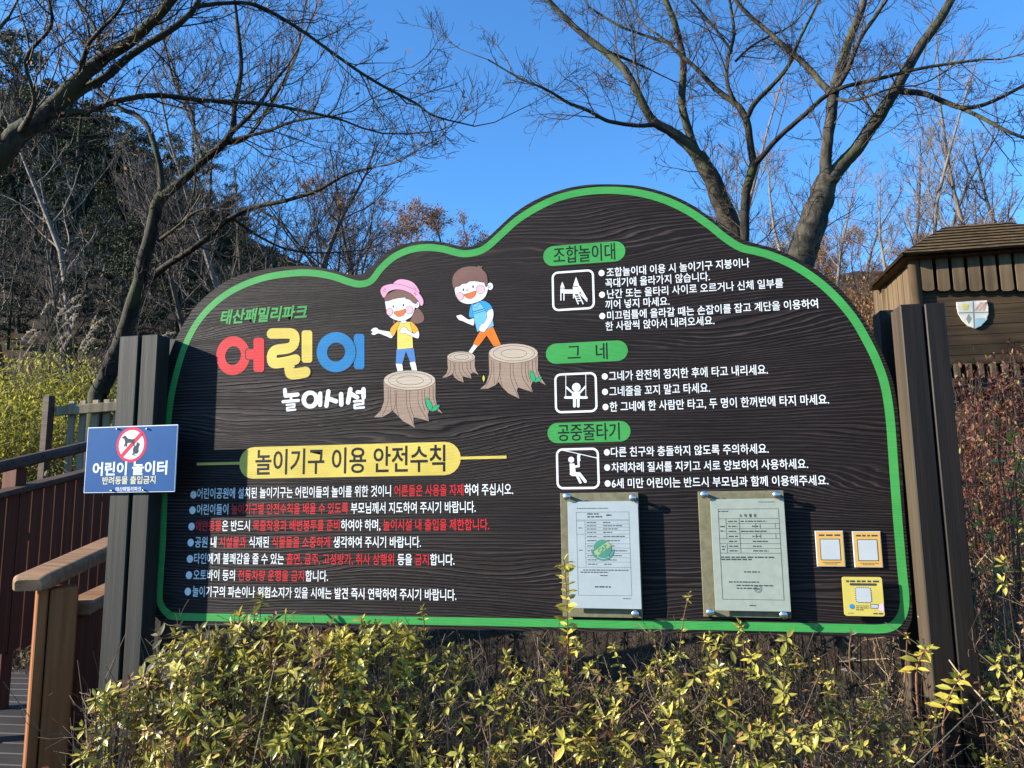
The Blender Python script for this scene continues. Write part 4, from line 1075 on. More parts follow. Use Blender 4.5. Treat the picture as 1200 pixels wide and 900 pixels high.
for quad in ((E[0], E[1], r1, r0), (E[2], E[3], r0, r1), (E[1], E[2], r1, r1), (E[3], E[0], r0, r0)):
    nrm = unit(np.cross(quad[1] - quad[0], quad[3] - quad[0])); nc = 9
    for c_ in range(nc):                                           # shingle courses, each lapping over the one below
        f0 = c_ / nc; f1 = (c_ + 1.12) / nc if c_ < nc - 1 else 1.0
        o0 = nrm * .024; o1 = nrm * .006
        a0 = lerp(quad[0], quad[3], f0); b0 = lerp(quad[1], quad[2], f0); a1 = lerp(quad[0], quad[3], f1); b1 = lerp(quad[1], quad[2], f1)
        jag = 14; ts_ = np.linspace(0, 1, jag + 1); jj = np.random.default_rng(900 + c_).uniform(-.012, .012, jag + 1)
        dn = unit(quad[0] - quad[3])
        lo_ = np.array([lerp(a0, b0, k_) + o0 + dn * j_ for k_, j_ in zip(ts_, jj)]); hi_ = np.array([lerp(a1, b1, k_) + o1 for k_ in ts_]); und = np.array([lerp(a0, b0, k_) - nrm * .004 + dn * j_ for k_, j_ in zip(ts_, jj)])
        i_ = np.arange(jag)
        mb.add(np.vstack([lo_, hi_, und]), np.vstack([np.stack([i_, i_ + 1, i_ + 2 + jag, i_ + 1 + jag], 1), np.stack([i_ + 2 * jag + 2, i_ + 2 * jag + 3, i_ + 1, i_], 1)]))
mb.add(np.array(E) - np.array((0, 0, .03)), [[0, 3, 2, 1]])
mb.build('roof', MT['shingle'], t)
MT['sh_w'] = mat_plain('shield_white', (0.62, 0.60, 0.52), .6, 0, .1, 12); MT['sh_r'] = mat_plain('shield_faded_red', (0.50, 0.30, 0.24), .6); MT['sh_y'] = mat_plain('shield_yellow', (0.66, 0.55, 0.16), .6); MT['sh_b'] = mat_plain('shield_blue', (0.30, 0.46, 0.50), .6); MT['sh_g'] = mat_plain('shield_grey', (0.24, 0.25, 0.22), .6)
SZ2 = lambda pts: np.array([P(1000 + p[0] / 4.285, 250 + p[1] / 4.285, TY - .025)[[0, 2]] for p in pts])
sh = [(520, 446), (600, 440), (670, 437), (677, 470), (678, 505), (664, 540), (640, 566), (612, 578), (580, 566), (550, 538), (530, 505), (522, 475)]
mb = MB(); mb.prism(to3(SZ2(sh), TY - .025), (0, .02, 0), 0)
for s_ in range(3):
    x_ = 603 + s_ * 22; mb.poly(to3(SZ2([(x_, 490), (x_ + 13, 490), (min(x_ + 52, 672), 448), (min(x_ + 36, 668), 444)]), TY - .0262), 1)
for q in range(6):
    a_ = q * math.pi / 3; disc(mb, SZ2([(562 + 9 * math.cos(a_), 470 + 9 * math.sin(a_))])[0], .018, .018, TY - .0262 - .0002 * q, 2, 8)
mb.poly(to3(SZ2([(612, 530), (640, 524), (674, 530), (662, 542), (640, 564), (612, 576)]), TY - .0262), 3)
mb.poly(to3(SZ2([(566, 530), (578, 505), (594, 528), (580, 556)]), TY - .0262), 4)
mb.poly(to3(SZ2([(527, 497), (676, 494), (676, 499), (528, 502)]), TY - .0270), 4); mb.poly(to3(SZ2([(598, 442), (603, 442), (608, 576), (604, 576)]), TY - .0274), 4)
mb.build('painted_shield', [MT['sh_w'], MT['sh_r'], MT['sh_y'], MT['sh_b'], MT['sh_g']], t)
for i_ in range(9):
    p = P(1122 + i_ * 14, 427, TY - .3)
    mb = MB(); mb.box((p[0] - .025, p[1], p[2] - .13), (p[0] + .025, p[1] + .05, p[2] + .01), 0, .004); mb.build('picket', MT['towerv'], t)

# ------------------------------------------------------------------ trees
MT['bark'] = mat_bark('grey_brown_bark', (0.012, 0.010, 0.008), (0.075, 0.064, 0.047), (0.06, 0.06, 0.025))
MT['barkdark'] = mat_bark('dark_mossy_bark', (0.008, 0.0065, 0.005), (0.042, 0.034, 0.024), (0.045, 0.052, 0.014))
MT['twig'] = mat_plain('grey_twig_bark', (0.065, 0.047, 0.035), .75, 0, .35, 3)
MT['twigpale'] = mat_plain('pale_twig_bark', (0.15, 0.12, 0.095), .75, 0, .3, 3)
MT['dryleaf'] = mat_leaf('dry_brown_leaves', [(0.0, (0.12, 0.05, 0.02)), (0.5, (0.24, 0.12, 0.05)), (1.0, (0.36, 0.21, 0.10))], .3, .7)
def grow(mb, rng, p, d, L_, r, lev, up=0.12, wander=0.18, nchild=6, kids=(0.3, 0.65), m=0, tips=None, spread=(35, 65), rmin=0.0014):
    n = max(3, int(3 + lev * 1.5))
    pts = [p]; q = p.copy(); dd = d.copy()
    for i in range(n):
        dd = unit(dd + rng.normal(0, wander, 3) + np.array([0, 0, up]))
        q = q + dd * (L_ / n); pts.append(q)
    pts = np.array(pts)
    mb.tube(pts, np.linspace(r, max(r * .35, rmin), n + 1), 3 if lev <= 1 else (4 if lev == 2 else 5), m)
    if tips is not None and lev <= 1: tips.append(pts[-1]); tips.append(pts[len(pts) // 2])
    if lev <= 0: return
    for c in range(nchild):
        f = rng.uniform(0.2, 0.98); i = min(int(f * n), n - 1); a = f * n - i
        b_ = pts[i] * (1 - a) + pts[i + 1] * a
        t = unit(pts[i + 1] - pts[i]); s = unit(np.cross(t, rng.normal(size=3)))
        ang = R(rng.uniform(*spread))
        grow(mb, rng, b_, t * math.cos(ang) + s * math.sin(ang), L_ * rng.uniform(*kids) * (1.15 - .6 * f), max(r * .5 * (1 - .4 * f), rmin), lev - 1, up, wander, max(2, int(nchild * .75)), kids, m, tips, spread, rmin)
def leaf_quads(mb, rng, pts, size, m=0, jit=0.05):
    pts = np.asarray(pts); n = len(pts)
    if not n: return
    c = pts + rng.normal(0, jit, (n, 3))
    u = rng.normal(size=(n, 3)); u /= np.linalg.norm(u, axis=1)[:, None]
    w = np.cross(u, rng.normal(size=(n, 3))); w /= np.linalg.norm(w, axis=1)[:, None]
    s = size * rng.uniform(.6, 1.3, (n, 1))
    v = np.stack([c - u * s, c + w * s * .45, c + u * s, c - w * s * .45], 1).reshape(-1, 3)
    mb.add(v, np.arange(n * 4).reshape(-1, 4), m)
def traced_tree(name, label, limbs, dist, bark, twigm, seed, base=None, tw=(0.14, 0.55, 3), twr=0.006, leaves=0, up=0.14, group=None, kfr=0.12, rmin=0.0015, nch=6, wk=.76):
    rng = np.random.default_rng(seed)
    curves = []
    for lb in limbs:
        pts = np.array([at(x, y, dist + dd) for x, y, w, dd in lb]); rad = np.array([w / 2 * (dist + dd) / F for x, y, w, dd in lb])
        rad = rad * wk; c = crom(np.column_stack([pts, rad]), 6)
        c[:, :3] += np.column_stack([np.convolve(rng.normal(0, 1, len(c) + 4), np.ones(5) / 5, 'valid') for _ in range(3)]) * np.minimum(c[:, 3:4] * .22, .012)
        curves.append(c)
    if base is None:
        b0 = curves[0][0, :3]; base = (b0[0], b0[1], gz(b0[0], b0[1]))
    t = thing(name, label, 'tree', base, group)
    mb = MB()
    c0 = curves[0]
    nb = 5
    g = np.array(base) - np.array([0, 0, .15])
    ext = np.column_stack([[lerp(g, c0[0, :3], s) for s in np.linspace(0, 1, nb)[:-1]], np.linspace(c0[0, 3] * 1.35, c0[0, 3] * 1.03, nb)[:-1]])
    curves[0] = np.vstack([ext, c0])
    for c in curves: mb.tube(c[:, :3], c[:, 3], 10 if c[0, 3] > .05 else 7, 0, True)
    mb.build('trunk', bark, t, smooth=True)
    tm = MB(); tips = []
    for ci, c in enumerate(curves):
        seg = np.diff(c[:, :3], axis=0); ln = np.linalg.norm(seg, axis=1); tot = ln.sum()
        start = 0.45 if ci == 0 else 0.12
        cum = np.concatenate([[0], np.cumsum(ln)])
        s_ = tot * start if ci == 0 else tot * .12
        while s_ < tot:
            i = min(np.searchsorted(cum, s_) - 1, len(ln) - 1); i = max(i, 0)
            a = (s_ - cum[i]) / ln[i]; p = c[i, :3] + seg[i] * a; r_ = c[i, 3]
            tg = unit(seg[i]); sd_ = unit(np.cross(tg, rng.normal(size=3)))
            ang = R(rng.uniform(30, 70))
            fr = s_ / tot
            Lc = tw[1] * rng.uniform(.5, 1.5) * (1.1 - .5 * fr)
            grow(tm, rng, p, tg * math.cos(ang) + sd_ * math.sin(ang), Lc, min(max(twr * rng.uniform(.7, 1.3), rmin), r_ * .7), tw[2] - 1, up, .16, nch, (.3, .65), 0, tips, (30, 62), rmin)
            s_ += tw[0] * rng.uniform(.5, 1.5)
        e = c[-1]
        if e[3] < .032: grow(tm, rng, e[:3], unit(seg[-1]), tw[1] * 1.5, max(e[3] * .9, twr), tw[2] - 1, up, .14, nch + 2, (.3, .65), 0, tips, (25, 55), rmin)
    tm.build('branches', twigm, t)
    if leaves and tips:
        lm = MB(); tp = np.array(tips); idx = rng.choice(len(tp), min(leaves, len(tp)), False)
        leaf_quads(lm, rng, tp[idx], .022, 0, .02); lm.build('leaves', MT['dryleaf'], t)
    return t
# left, nearest: the trunk leans in from beyond the left edge
T1 = [[(-90, 300, 46, .3), (-40, 225, 40, .15), (0, 178, 35, 0), (25, 155, 31, 0), (55, 132, 25, 0), (92, 92, 22, 0), (120, 70, 20, 0), (158, 45, 17, -.1), (190, 12, 14, -.2), (222, -30, 12, -.3)],
      [(52, 136, 19, 0), (90, 112, 13, .05), (128, 86, 12.5, .1), (160, 60, 11, .1), (200, 35, 10, .1), (230, 5, 8, .1), (240, -30, 7, .1)],
      [(58, 134, 15, 0), (100, 130, 9, .1), (140, 118, 8.5, .2), (185, 112, 8, .3), (235, 117, 7, .4), (290, 120, 6, .5), (340, 127, 5, .6), (400, 140, 4, .7)],
      [(228, 8, 8, .1), (262, 4, 6, .2), (300, 6, 6, .3), (345, 30, 5.5, .4), (395, 66, 5, .5), (440, 96, 4.5, .6), (485, 120, 4, .7), (510, 136, 3, .7), (556, 148, 2, .8)],
      [(92, 92, 10, 0), (100, 60, 7, -.1), (112, 40, 6, -.2), (140, 12, 5, -.3), (150, -20, 4, -.3)],
      [(20, 160, 12, 0), (40, 120, 7, -.2), (30, 70, 6, -.3), (60, 30, 5, -.4), (55, -10, 4, -.5)],
      [(120, 70, 9, 0), (110, 30, 6, .2), (90, 0, 5, .3)],
      [(0, 178, 12, 0), (-30, 120, 9, .3), (-20, 60, 7, .5), (10, 20, 5, .6)]]
g0 = at(-150, 470, 4.9)
traced_tree('bare_tree', 'leaning bare tree reaching in from the left with smooth grey limbs', T1, 4.6, MT['bark'], MT['twig'], 11, (g0[0], g0[1], gz(g0[0], g0[1])), (0.07, .60, 3), .005, 300, .10)
T2 = [[(112, 462, 27, 0), (126, 440, 26, 0), (138, 412, 24, 0), (147, 385, 23, 0), (160, 345, 21, 0), (168, 312, 20, 0), (175, 280, 19, 0), (182, 250, 18, 0), (190, 230, 17, 0)],
      [(190, 232, 13, 0), (188, 200, 9, .1), (182, 175, 9, .1), (174, 150, 8, .2), (158, 134, 8, .3), (140, 127, 7, .3), (118, 108, 6, .4), (95, 80, 5, .4), (70, 50, 4, .5)],
      [(190, 232, 15, 0), (212, 212, 13, -.1), (238, 188, 12, -.1), (262, 168, 11, -.2), (272, 150, 9, -.2), (276, 120, 8, -.2), (282, 85, 7, -.3), (281, 50, 6, -.3), (276, 10, 5, -.3), (272, -20, 4, -.3)],
      [(262, 168, 8, -.2), (290, 160, 6, -.1), (318, 120, 5, 0), (345, 70, 4, .1), (352, 40, 3, .1)],
      [(272, 155, 7, -.2), (300, 128, 6, -.3), (318, 100, 5, -.4), (335, 80, 4, -.4)],
      [(268, 164, 5, -.2), (310, 155, 5, -.3), (345, 142, 4, -.4), (390, 136, 3, -.5)],
      [(176, 325, 13, 0), (200, 308, 10, -.1), (224, 293, 9, -.2), (250, 272, 8.5, -.2), (272, 255, 8, -.3), (300, 243, 7, -.3), (340, 234, 6, -.4), (375, 222, 5, -.5), (410, 203, 4, -.5), (440, 196, 3, -.6)],
      [(238, 188, 7, -.1), (230, 165, 5, .1), (224, 130, 5, .2), (205, 100, 4, .3), (195, 60, 3, .4), (190, 40, 3, .4)],
      [(245, 180, 6, -.1), (232, 160, 4, .1), (215, 120, 4, .3), (200, 70, 3, .5)],
      [(182, 255, 6, 0), (200, 262, 4, .2), (215, 255, 3.5, .3), (228, 220, 3.5, .4), (226, 170, 3, .5)],
      [(186, 282, 6, 0), (205, 268, 4.5, -.2), (230, 248, 4, -.3), (250, 244, 3, -.4)],
      [(272, 256, 5, -.3), (300, 275, 4, -.2), (330, 290, 3.5, -.1), (360, 296, 3, 0)],
      [(300, 243, 4, -.3), (330, 262, 4, -.4), (352, 290, 3, -.4)]]
traced_tree('bare_tree', 'mossy crooked bare tree standing behind the pale picket fence', T2, 6.4, MT['barkdark'], MT['twig'], 12, None, (0.085, .66, 3), .0052, 160, .13)
# right: three trunks side by side behind the board
T3 = [[(864, 300, 33, 0), (858, 270, 31, 0), (848, 243, 29, 0), (838, 222, 27, 0), (828, 200, 25, 0), (818, 182, 23, 0)],
      [(818, 183, 19, 0), (803, 166, 18, 0), (786, 154, 15, 0), (768, 143, 14, 0), (756, 128, 13, 0), (744, 103, 12, 0), (730, 80, 11.5, .1), (706, 58, 10.5, .2), (676, 34, 9, .3), (650, 8, 8, .4), (628, -18, 7, .4)],
      [(820, 186, 15, 0), (810, 162, 13, .1), (803, 140, 12.5, .1), (799, 112, 12, .2), (801, 80, 11, .2), (797, 48, 10, .3), (785, 12, 9, .3), (772, -20, 8, .3)],
      [(768, 146, 8, 0), (745, 147, 6.5, -.1), (715, 142, 6, -.2), (690, 130, 5.5, -.3), (665, 120, 5, -.3), (640, 105, 4, -.4), (610, 92, 3, -.4), (572, 70, 2.2, -.4)],
      [(704, 57, 5, .2), (740, 72, 4, .4), (762, 82, 3, .5)], [(790, 52, 6, .3), (752, 40, 4, .4), (725, 30, 4, .4), (690, 8, 3, .5)],
      [(752, 122, 4, 0), (746, 80, 3, .3), (740, 30, 3, .4)]]
traced_tree('bare_tree', 'bare tree forking into two slim stems above the board, leftmost of three', T3, 6.2, MT['bark'], MT['twig'], 13, None, (0.115, .50, 3), .005, 0, .08)
T4 = [[(873, 300, 15, 0), (872, 260, 14, 0), (873, 235, 14, 0), (878, 212, 14, 0), (884, 190, 14, 0)],
      [(884, 192, 12, 0), (879, 165, 11, 0), (874, 140, 11, 0), (862, 122, 9, .1), (840, 105, 8, .2), (820, 85, 7, .2), (800, 66, 5, .3), (770, 40, 4, .4)],
      [(884, 192, 10, 0), (900, 175, 8, -.1), (922, 152, 8, -.1), (948, 130, 7.5, -.2), (968, 112, 7, -.2), (990, 102, 6.5, -.3), (1025, 94, 6, -.3), (1080, 80, 5, -.4), (1150, 70, 4, -.5)],
      [(874, 142, 8, 0), (884, 122, 8, 0), (905, 100, 7, 0), (925, 75, 6.5, 0), (935, 50, 5, .1), (950, 20, 4, .1), (965, -10, 3, .1)],
      [(866, 126, 7, .1), (853, 100, 6, .1), (852, 72, 6, .2), (860, 40, 5, .2), (855, 0, 4, .2)],
      [(862, 72, 4, .2), (880, 55, 3.5, .2), (905, 40, 3, .3)], [(858, 60, 4, .2), (835, 30, 4, .3), (805, -5, 3, .3)]]
traced_tree('bare_tree', 'thin dark bare tree between two thicker leaning trees behind the board', T4, 6.0, MT['barkdark'], MT['twig'], 14, None, (0.115, .50, 3), .005, 0, .08)
T5 = [[(928, 330, 48, 0), (938, 300, 45, 0), (948, 272, 43, 0), (957, 250, 40, 0), (964, 228, 37, 0), (970, 212, 33, 0)],
      [(966, 232, 24, 0), (966, 200, 19, 0), (969, 170, 17, 0), (973, 145, 17, 0), (977, 110, 16, 0), (985, 80, 15, .1), (996, 45, 13, .1), (1008, 15, 11, .1), (1016, -20, 10, .1)],
      [(968, 218, 26, 0), (986, 195, 22, 0), (1006, 173, 20, 0), (1022, 150, 19, 0), (1038, 125, 18, 0), (1056, 92, 17, 0), (1076, 58, 15, 0), (1096, 30, 14, 0), (1120, -10, 12, 0)],
      [(976, 112, 11, 0), (962, 97, 10, .1), (940, 72, 9, .2), (915, 50, 8, .2), (890, 28, 7, .3), (868, 8, 6, .3), (850, -15, 5, .3)],
      [(979, 106, 9, 0), (994, 80, 8, -.1), (1006, 50, 7, -.2), (1025, 20, 7, -.2), (1045, -10, 6, -.2)],
      [(1056, 108, 11, 0), (1085, 110, 8.5, -.1), (1108, 120, 8, -.1), (1130, 126, 7, -.2), (1160, 120, 6, -.2), (1200, 100, 5, -.3)],
      [(1120, 124, 6, -.1), (1150, 138, 6, -.3), (1185, 156, 5, -.4), (1225, 170, 4, -.4)],
      [(1030, 145, 5, 0), (1015, 120, 4, .3), (1005, 100, 3, .4)],
      [(977, 115, 6, 0), (1000, 118, 5, -.2), (1030, 108, 4, -.3)]]
traced_tree('bare_tree', 'thick pale-barked bare tree with two stout diverging trunks right of centre', T5, 5.8, MT['bark'], MT['twig'], 15, None, (0.115, .52, 3), .005, 0, .08)

# woods on the slopes: a few kinds of tree, each copied
def crown_tree(kind, seed):
    """a free-standing bare tree about 7 m tall at the origin"""
    rng = np.random.default_rng(seed)
    root = thing('bare_woodland_tree', 'x', 'tree', (0, 0, 0))
    mb = MB(); tm = MB(); tips = []
    H = rng.uniform(6.0, 7.5); n = 9
    pts = [np.array([0, 0, -.3])]; d = np.array([rng.normal(0, .06), rng.normal(0, .06), 1.0])
    for i in range(n):
        d = unit(d + rng.normal(0, .09, 3) * np.array([1, 1, .2])); pts.append(pts[-1] + d * H / n)
    pts = np.array(pts); rad = np.linspace(.085, .012, n + 1)
    mb.tube(pts, rad, 7)
    for k_ in range(17):
        f = rng.uniform(.16, .97); i = int(f * n); a = f * n - i
        p = pts[i] * (1 - a) + pts[min(i + 1, n)] * a
        az = rng.uniform(0, 2 * math.pi); el = R(rng.uniform(25, 60))
        dd = np.array([math.cos(az) * math.cos(el), math.sin(az) * math.cos(el), math.sin(el)])
        grow(tm, rng, p, dd, rng.uniform(1.5, 2.9) * (1.15 - .75 * f), .026 * (1.1 - .7 * f), 2 if f > .85 else 3, .10, .15, 5, (.35, .65), 0, tips, (28, 58), .0042)
    mb.build('trunk', MT['twigpale'] if kind == 'pale' else MT['twig'], root, smooth=True)
    tm.build('branches', MT['twigpale'] if kind == 'pale' else MT['twig'], root)
    if kind == 'brown':
        lm = MB(); tp = np.array(tips); tp = tp[rng.random(len(tp)) < .75]
        leaf_quads(lm, rng, np.repeat(tp, 3, 0), .055, 0, .12); lm.build('leaves', MT['dryleaf'], root)
    return root
MT['needle'] = mat_leaf('dark_pine_needles', [(0.0, (0.008, 0.012, 0.006)), (0.6, (0.020, 0.028, 0.011)), (1.0, (0.05, 0.058, 0.024))], .1, .7)
MT['olive'] = mat_leaf('olive_foliage', [(0.0, (0.04, 0.045, 0.018)), (1.0, (0.10, 0.10, 0.045))], .15, .7)
def pine(seed, lm_):
    rng = np.random.default_rng(seed)
    root = thing('evergreen_tree', 'x', 'tree', (0, 0, 0))
    mb = MB(); mb.tube([(0, 0, -.4), (0.05, 0, 2), (-.04, .05, 4.5), (0, 0, 7.0)], [.16, .13, .09, .02], 8); mb.build('trunk', MT['barkdark'], root, smooth=True)
    fm = MB()
    c = []
    for k_ in range(60):
        z = rng.uniform(1.2, 7.4); rmax = 1.9 * (1 - ((z - 2.6) / 5.4) ** 2) if z > 2.6 else 1.2 + .5 * (z - 1.2)
        az = rng.uniform(0, 6.283); rr_ = rmax * math.sqrt(rng.uniform(.2, 1))
        o = np.array([rr_ * math.cos(az), rr_ * math.sin(az), z])
        s = rng.uniform(.25, .55)
        q = rng.normal(0, 1, (120, 3)); q /= np.linalg.norm(q, axis=1)[:, None]
        c.append(o + q * s * rng.uniform(.3, 1, (120, 1)) * np.array([1.1, 1.1, .6]))
    leaf_quads(fm, rng, np.vstack(c), .075, 0, .03); fm.build('crown', lm_, root)
    return root
LB = {'pale': 'bare pale-twigged tree among the woods on the slope', 'grey': 'bare grey tree among the woods on the slope', 'brown': 'thin tree holding dry brown leaves among the slope woods', 'pine': 'dark evergreen tree in the woods on the left hill', 'olive': 'olive-green bushy evergreen in the woods on the left hill'}
GRP = {'pale': 'pale bare trees in the woods', 'grey': 'grey bare trees in the woods', 'brown': 'brown-leaved trees in the woods', 'pine': 'dark evergreens on the left hill', 'olive': 'olive evergreens on the left hill'}
protos = {'pale': [crown_tree('pale', 31), crown_tree('pale', 32)], 'grey': [crown_tree('grey', 33), crown_tree('grey', 34)], 'brown': [crown_tree('brown', 35), crown_tree('brown', 36)], 'pine': [pine(41, MT['needle']), pine(42, MT['needle'])], 'olive': [pine(43, MT['olive'])]}
used = set()
wr = np.random.default_rng(77)
def plant(kind, px, dist, sc):
    d = ray(px, 580); h = math.hypot(d[0], d[1]); x = CP[0] + d[0] / h * dist; y = CP[1] + d[1] / h * dist
    pr = protos[kind][wr.integers(len(protos[kind]))]
    if pr.name in used: o = copy_tree(pr)
    else: o = pr; used.add(pr.name)
    o.location = (x, y, gz(x, y)); o.rotation_euler = (0, 0, wr.uniform(0, 6.28)); o.scale = (sc, sc, sc * wr.uniform(.9, 1.1))
    tag(o, LB[kind], 'tree', GRP[kind])
# left hill: evergreens dense, bare trees in front
for i_ in range(80):
    px_ = -70 + (i_ * 37 % 350) + wr.uniform(-10, 10)
    plant('pine', px_, 30 + 36 * (i_ * 0.618 % 1), wr.uniform(.5, .85) * (1 - max(px_ - 60, 0) / 420))
for i_ in range(46): plant('pine', -70 + (i_ * 41 % 400) + wr.uniform(-10, 10), 14 + 18 * (i_ * 0.618 % 1), wr.uniform(.2, .34))
for i_ in range(7): plant('olive', (-20, 60, 120, 95, 180, 30, 230)[i_], (30, 38, 34, 48, 42, 55, 50)[i_], wr.uniform(.7, .95))
for i_ in range(15): plant('grey' if i_ % 3 else 'pale', -40 + i_ * 34 + wr.uniform(-10, 10), wr.uniform(11, 30), wr.uniform(.55, .85))
for i_ in range(16): plant('grey', 120 + i_ * 25 + wr.uniform(-12, 12), wr.uniform(18, 48), wr.uniform(.5, .78))
for i_, (px, ds, sc) in enumerate(((455, 22, .62), (490, 24, .66), (520, 25, .70), (550, 26, .68), (410, 30, .7), (375, 36, .8), (585, 30, .7))): plant('brown', px, ds, sc)
# right slope
for i_ in range(10): plant('grey', 830 + i_ * 42 + wr.uniform(-10, 10), wr.uniform(14, 34), wr.uniform(.75, 1.1))
for i_ in range(6): plant('pale', 880 + i_ * 60 + wr.uniform(-14, 14), wr.uniform(13, 28), wr.uniform(.7, 1.0))
for i_ in range(24): plant('brown', 890 + (i_ * 53 % 380) + wr.uniform(-8, 8), wr.uniform(26, 60), wr.uniform(.4, .62))
# ------------------------------------------------------------------ shrubs, grasses and undergrowth
MT['azl'] = mat_leaf('azalea_leaves', [(0.0, (0.12, 0.115, 0.016)), (0.35, (0.26, 0.24, 0.036)), (0.7, (0.42, 0.38, 0.075)), (0.93, (0.56, 0.46, 0.10)), (1.0, (0.36, 0.15, 0.035))], .32, .38, .42)
MT['azd'] = mat_leaf('azalea_leaves_dull', [(0.0, (0.045, 0.038, 0.030)), (0.5, (0.10, 0.085, 0.06)), (1.0, (0.18, 0.16, 0.09))], .2, .5)
MT['azy'] = mat_leaf('azalea_leaves_yellow', [(0.0, (0.28, 0.27, 0.04)), (0.6, (0.48, 0.42, 0.07)), (1.0, (0.58, 0.40, 0.06))], .35, .38, .42)
MT['azr'] = mat_leaf('azalea_leaves_rusty', [(0.0, (0.10, 0.045, 0.022)), (0.5, (0.26, 0.13, 0.05)), (0.8, (0.36, 0.24, 0.10)), (1.0, (0.20, 0.17, 0.05))], .3, .45, .35)
MT['redl'] = mat_leaf('reddish_shrub_leaves', [(0.0, (0.07, 0.018, 0.014)), (0.5, (0.16, 0.05, 0.034)), (0.85, (0.24, 0.13, 0.075)), (1.0, (0.24, 0.21, 0.06))], .25, .6)
MT['stem'] = mat_plain('brown_shrub_stems', (0.13, 0.085, 0.055), .7, 0, .35, 20)
MT['stemred'] = mat_plain('red_brown_shoot', (0.14, 0.065, 0.032), .6, 0, .3, 20)
MT['straw'] = mat_leaf('dry_straw', [(0.0, (0.07, 0.045, 0.025)), (0.6, (0.22, 0.15, 0.085)), (1.0, (0.46, 0.36, 0.21))], .1, .7)
LT = np.array([(0, 0, 0), (.30, .16, .03), (.62, .19, .045), (1, 0, 0.0), (.62, -.19, .045), (.30, -.16, .03), (.33, 0, -.005), (.66, 0, .0)])
LF = np.array([(0, 1, 6, 6), (1, 2, 7, 6), (2, 3, 7, 7), (3, 4, 7, 7), (4, 5, 6, 7), (5, 0, 6, 6)])
LT4 = np.array([[0, 6, 1], [6, 7, 2], [7, 3, 2], [7, 4, 3], [6, 5, 4], [6, 0, 5]])
LTRI = np.array([(0, 6, 1), (1, 6, 2), (6, 7, 2), (7, 3, 2), (7, 4, 3), (6, 4, 7), (6, 5, 4), (0, 5, 6)])
def leaves_at(mb, rng, pos, dirs, ups, size, m=0):
    """many leaves: base point, pointing direction, upper side"""
    n = len(pos)
    d = dirs / np.linalg.norm(dirs, axis=1)[:, None]
    s = np.cross(ups, d); s /= np.linalg.norm(s, axis=1)[:, None] + 1e-9
    u = np.cross(d, s)
    sz = np.asarray(size).reshape(-1, 1, 1)
    curl = rng.uniform(-.10, .22, (n, 1))
    T = np.repeat(LT[None], n, 0)
    z = T[:, :, 2] - curl * T[:, :, 0] ** 2 * 1.3
    wd = rng.uniform(.75, 1.1, (n, 1))
    v = pos[:, None, :] + sz * (T[:, :, :1] * d[:, None, :] + (T[:, :, 1:2] * wd[:, :, None]) * s[:, None, :] + z[:, :, None] * u[:, None, :])
    f = LTRI[None] + (np.arange(n) * len(LT))[:, None, None]
    mb.add(v.reshape(-1, 3), f.reshape(-1, 3), m)
def whorl(mb, rng, tip, axis, n, size, m=0, tight=1.0):
    a = unit(axis); e1 = unit(np.cross(a, (0.3, 0.9, 0.1))); e2 = np.cross(a, e1)
    ph = np.arange(n) * 2.4 + rng.uniform(0, 6.28)
    el = np.radians(np.linspace(-24, 58, n)[::-1] * tight + rng.normal(0, 11, n))       # outer leaves flatter, inner ones upright
    rad = np.cos(ph)[:, None] * e1 + np.sin(ph)[:, None] * e2
    d = rad * np.cos(el)[:, None] + a * np.sin(el)[:, None] + np.array([0, 0, -.12])
    up = a * np.cos(el)[:, None] - rad * np.sin(el)[:, None] + rng.normal(0, .35, (n, 3))
    back = np.linspace(0, -.018, n)[:, None] * a
    leaves_at(mb, rng, tip + back, d, up, size * rng.uniform(.65, 1.15, n) * np.linspace(.75, 1.1, n), m)
def shoot(lm, sm, rng, p0, p1, n, size, m=0, sm_i=0, r=.0022, leaf_from=0.55, bend=.02):
    """an upright leafy shoot from p0 to p1"""
    p0 = np.asarray(p0, float); p1 = np.asarray(p1, float)
    k = 6; t = np.linspace(0, 1, k)[:, None]
    b_ = rng.normal(0, bend, 3) * np.array([1, 1, .2])
    pts = p0 + (p1 - p0) * t + b_ * (t * (1 - t) * 4)
    sm.tube(pts, np.linspace(r * 1.4, r * .7, k), 5, sm_i)
    ax = unit(pts[-1] - pts[-2])
    for f in np.linspace(leaf_from, .97, n):
        q = p0 + (p1 - p0) * f + b_ * (f * (1 - f) * 4)
        nl = 4
        ph = rng.uniform(0, 6.28) + np.arange(nl) * 2.1
        rad = np.stack([np.cos(ph), np.sin(ph), np.full(nl, rng.uniform(-.1, .55))], 1)
        leaves_at(lm, rng, np.repeat(q[None], nl, 0), rad, np.array([[0, -.8, .65]]) + rng.normal(0, .45, (nl, 3)), size * rng.uniform(.6, 1.15, nl) * (1.15 - .45 * f), m)
    whorl(lm, rng, pts[-1], ax, 7, size * .75, m)
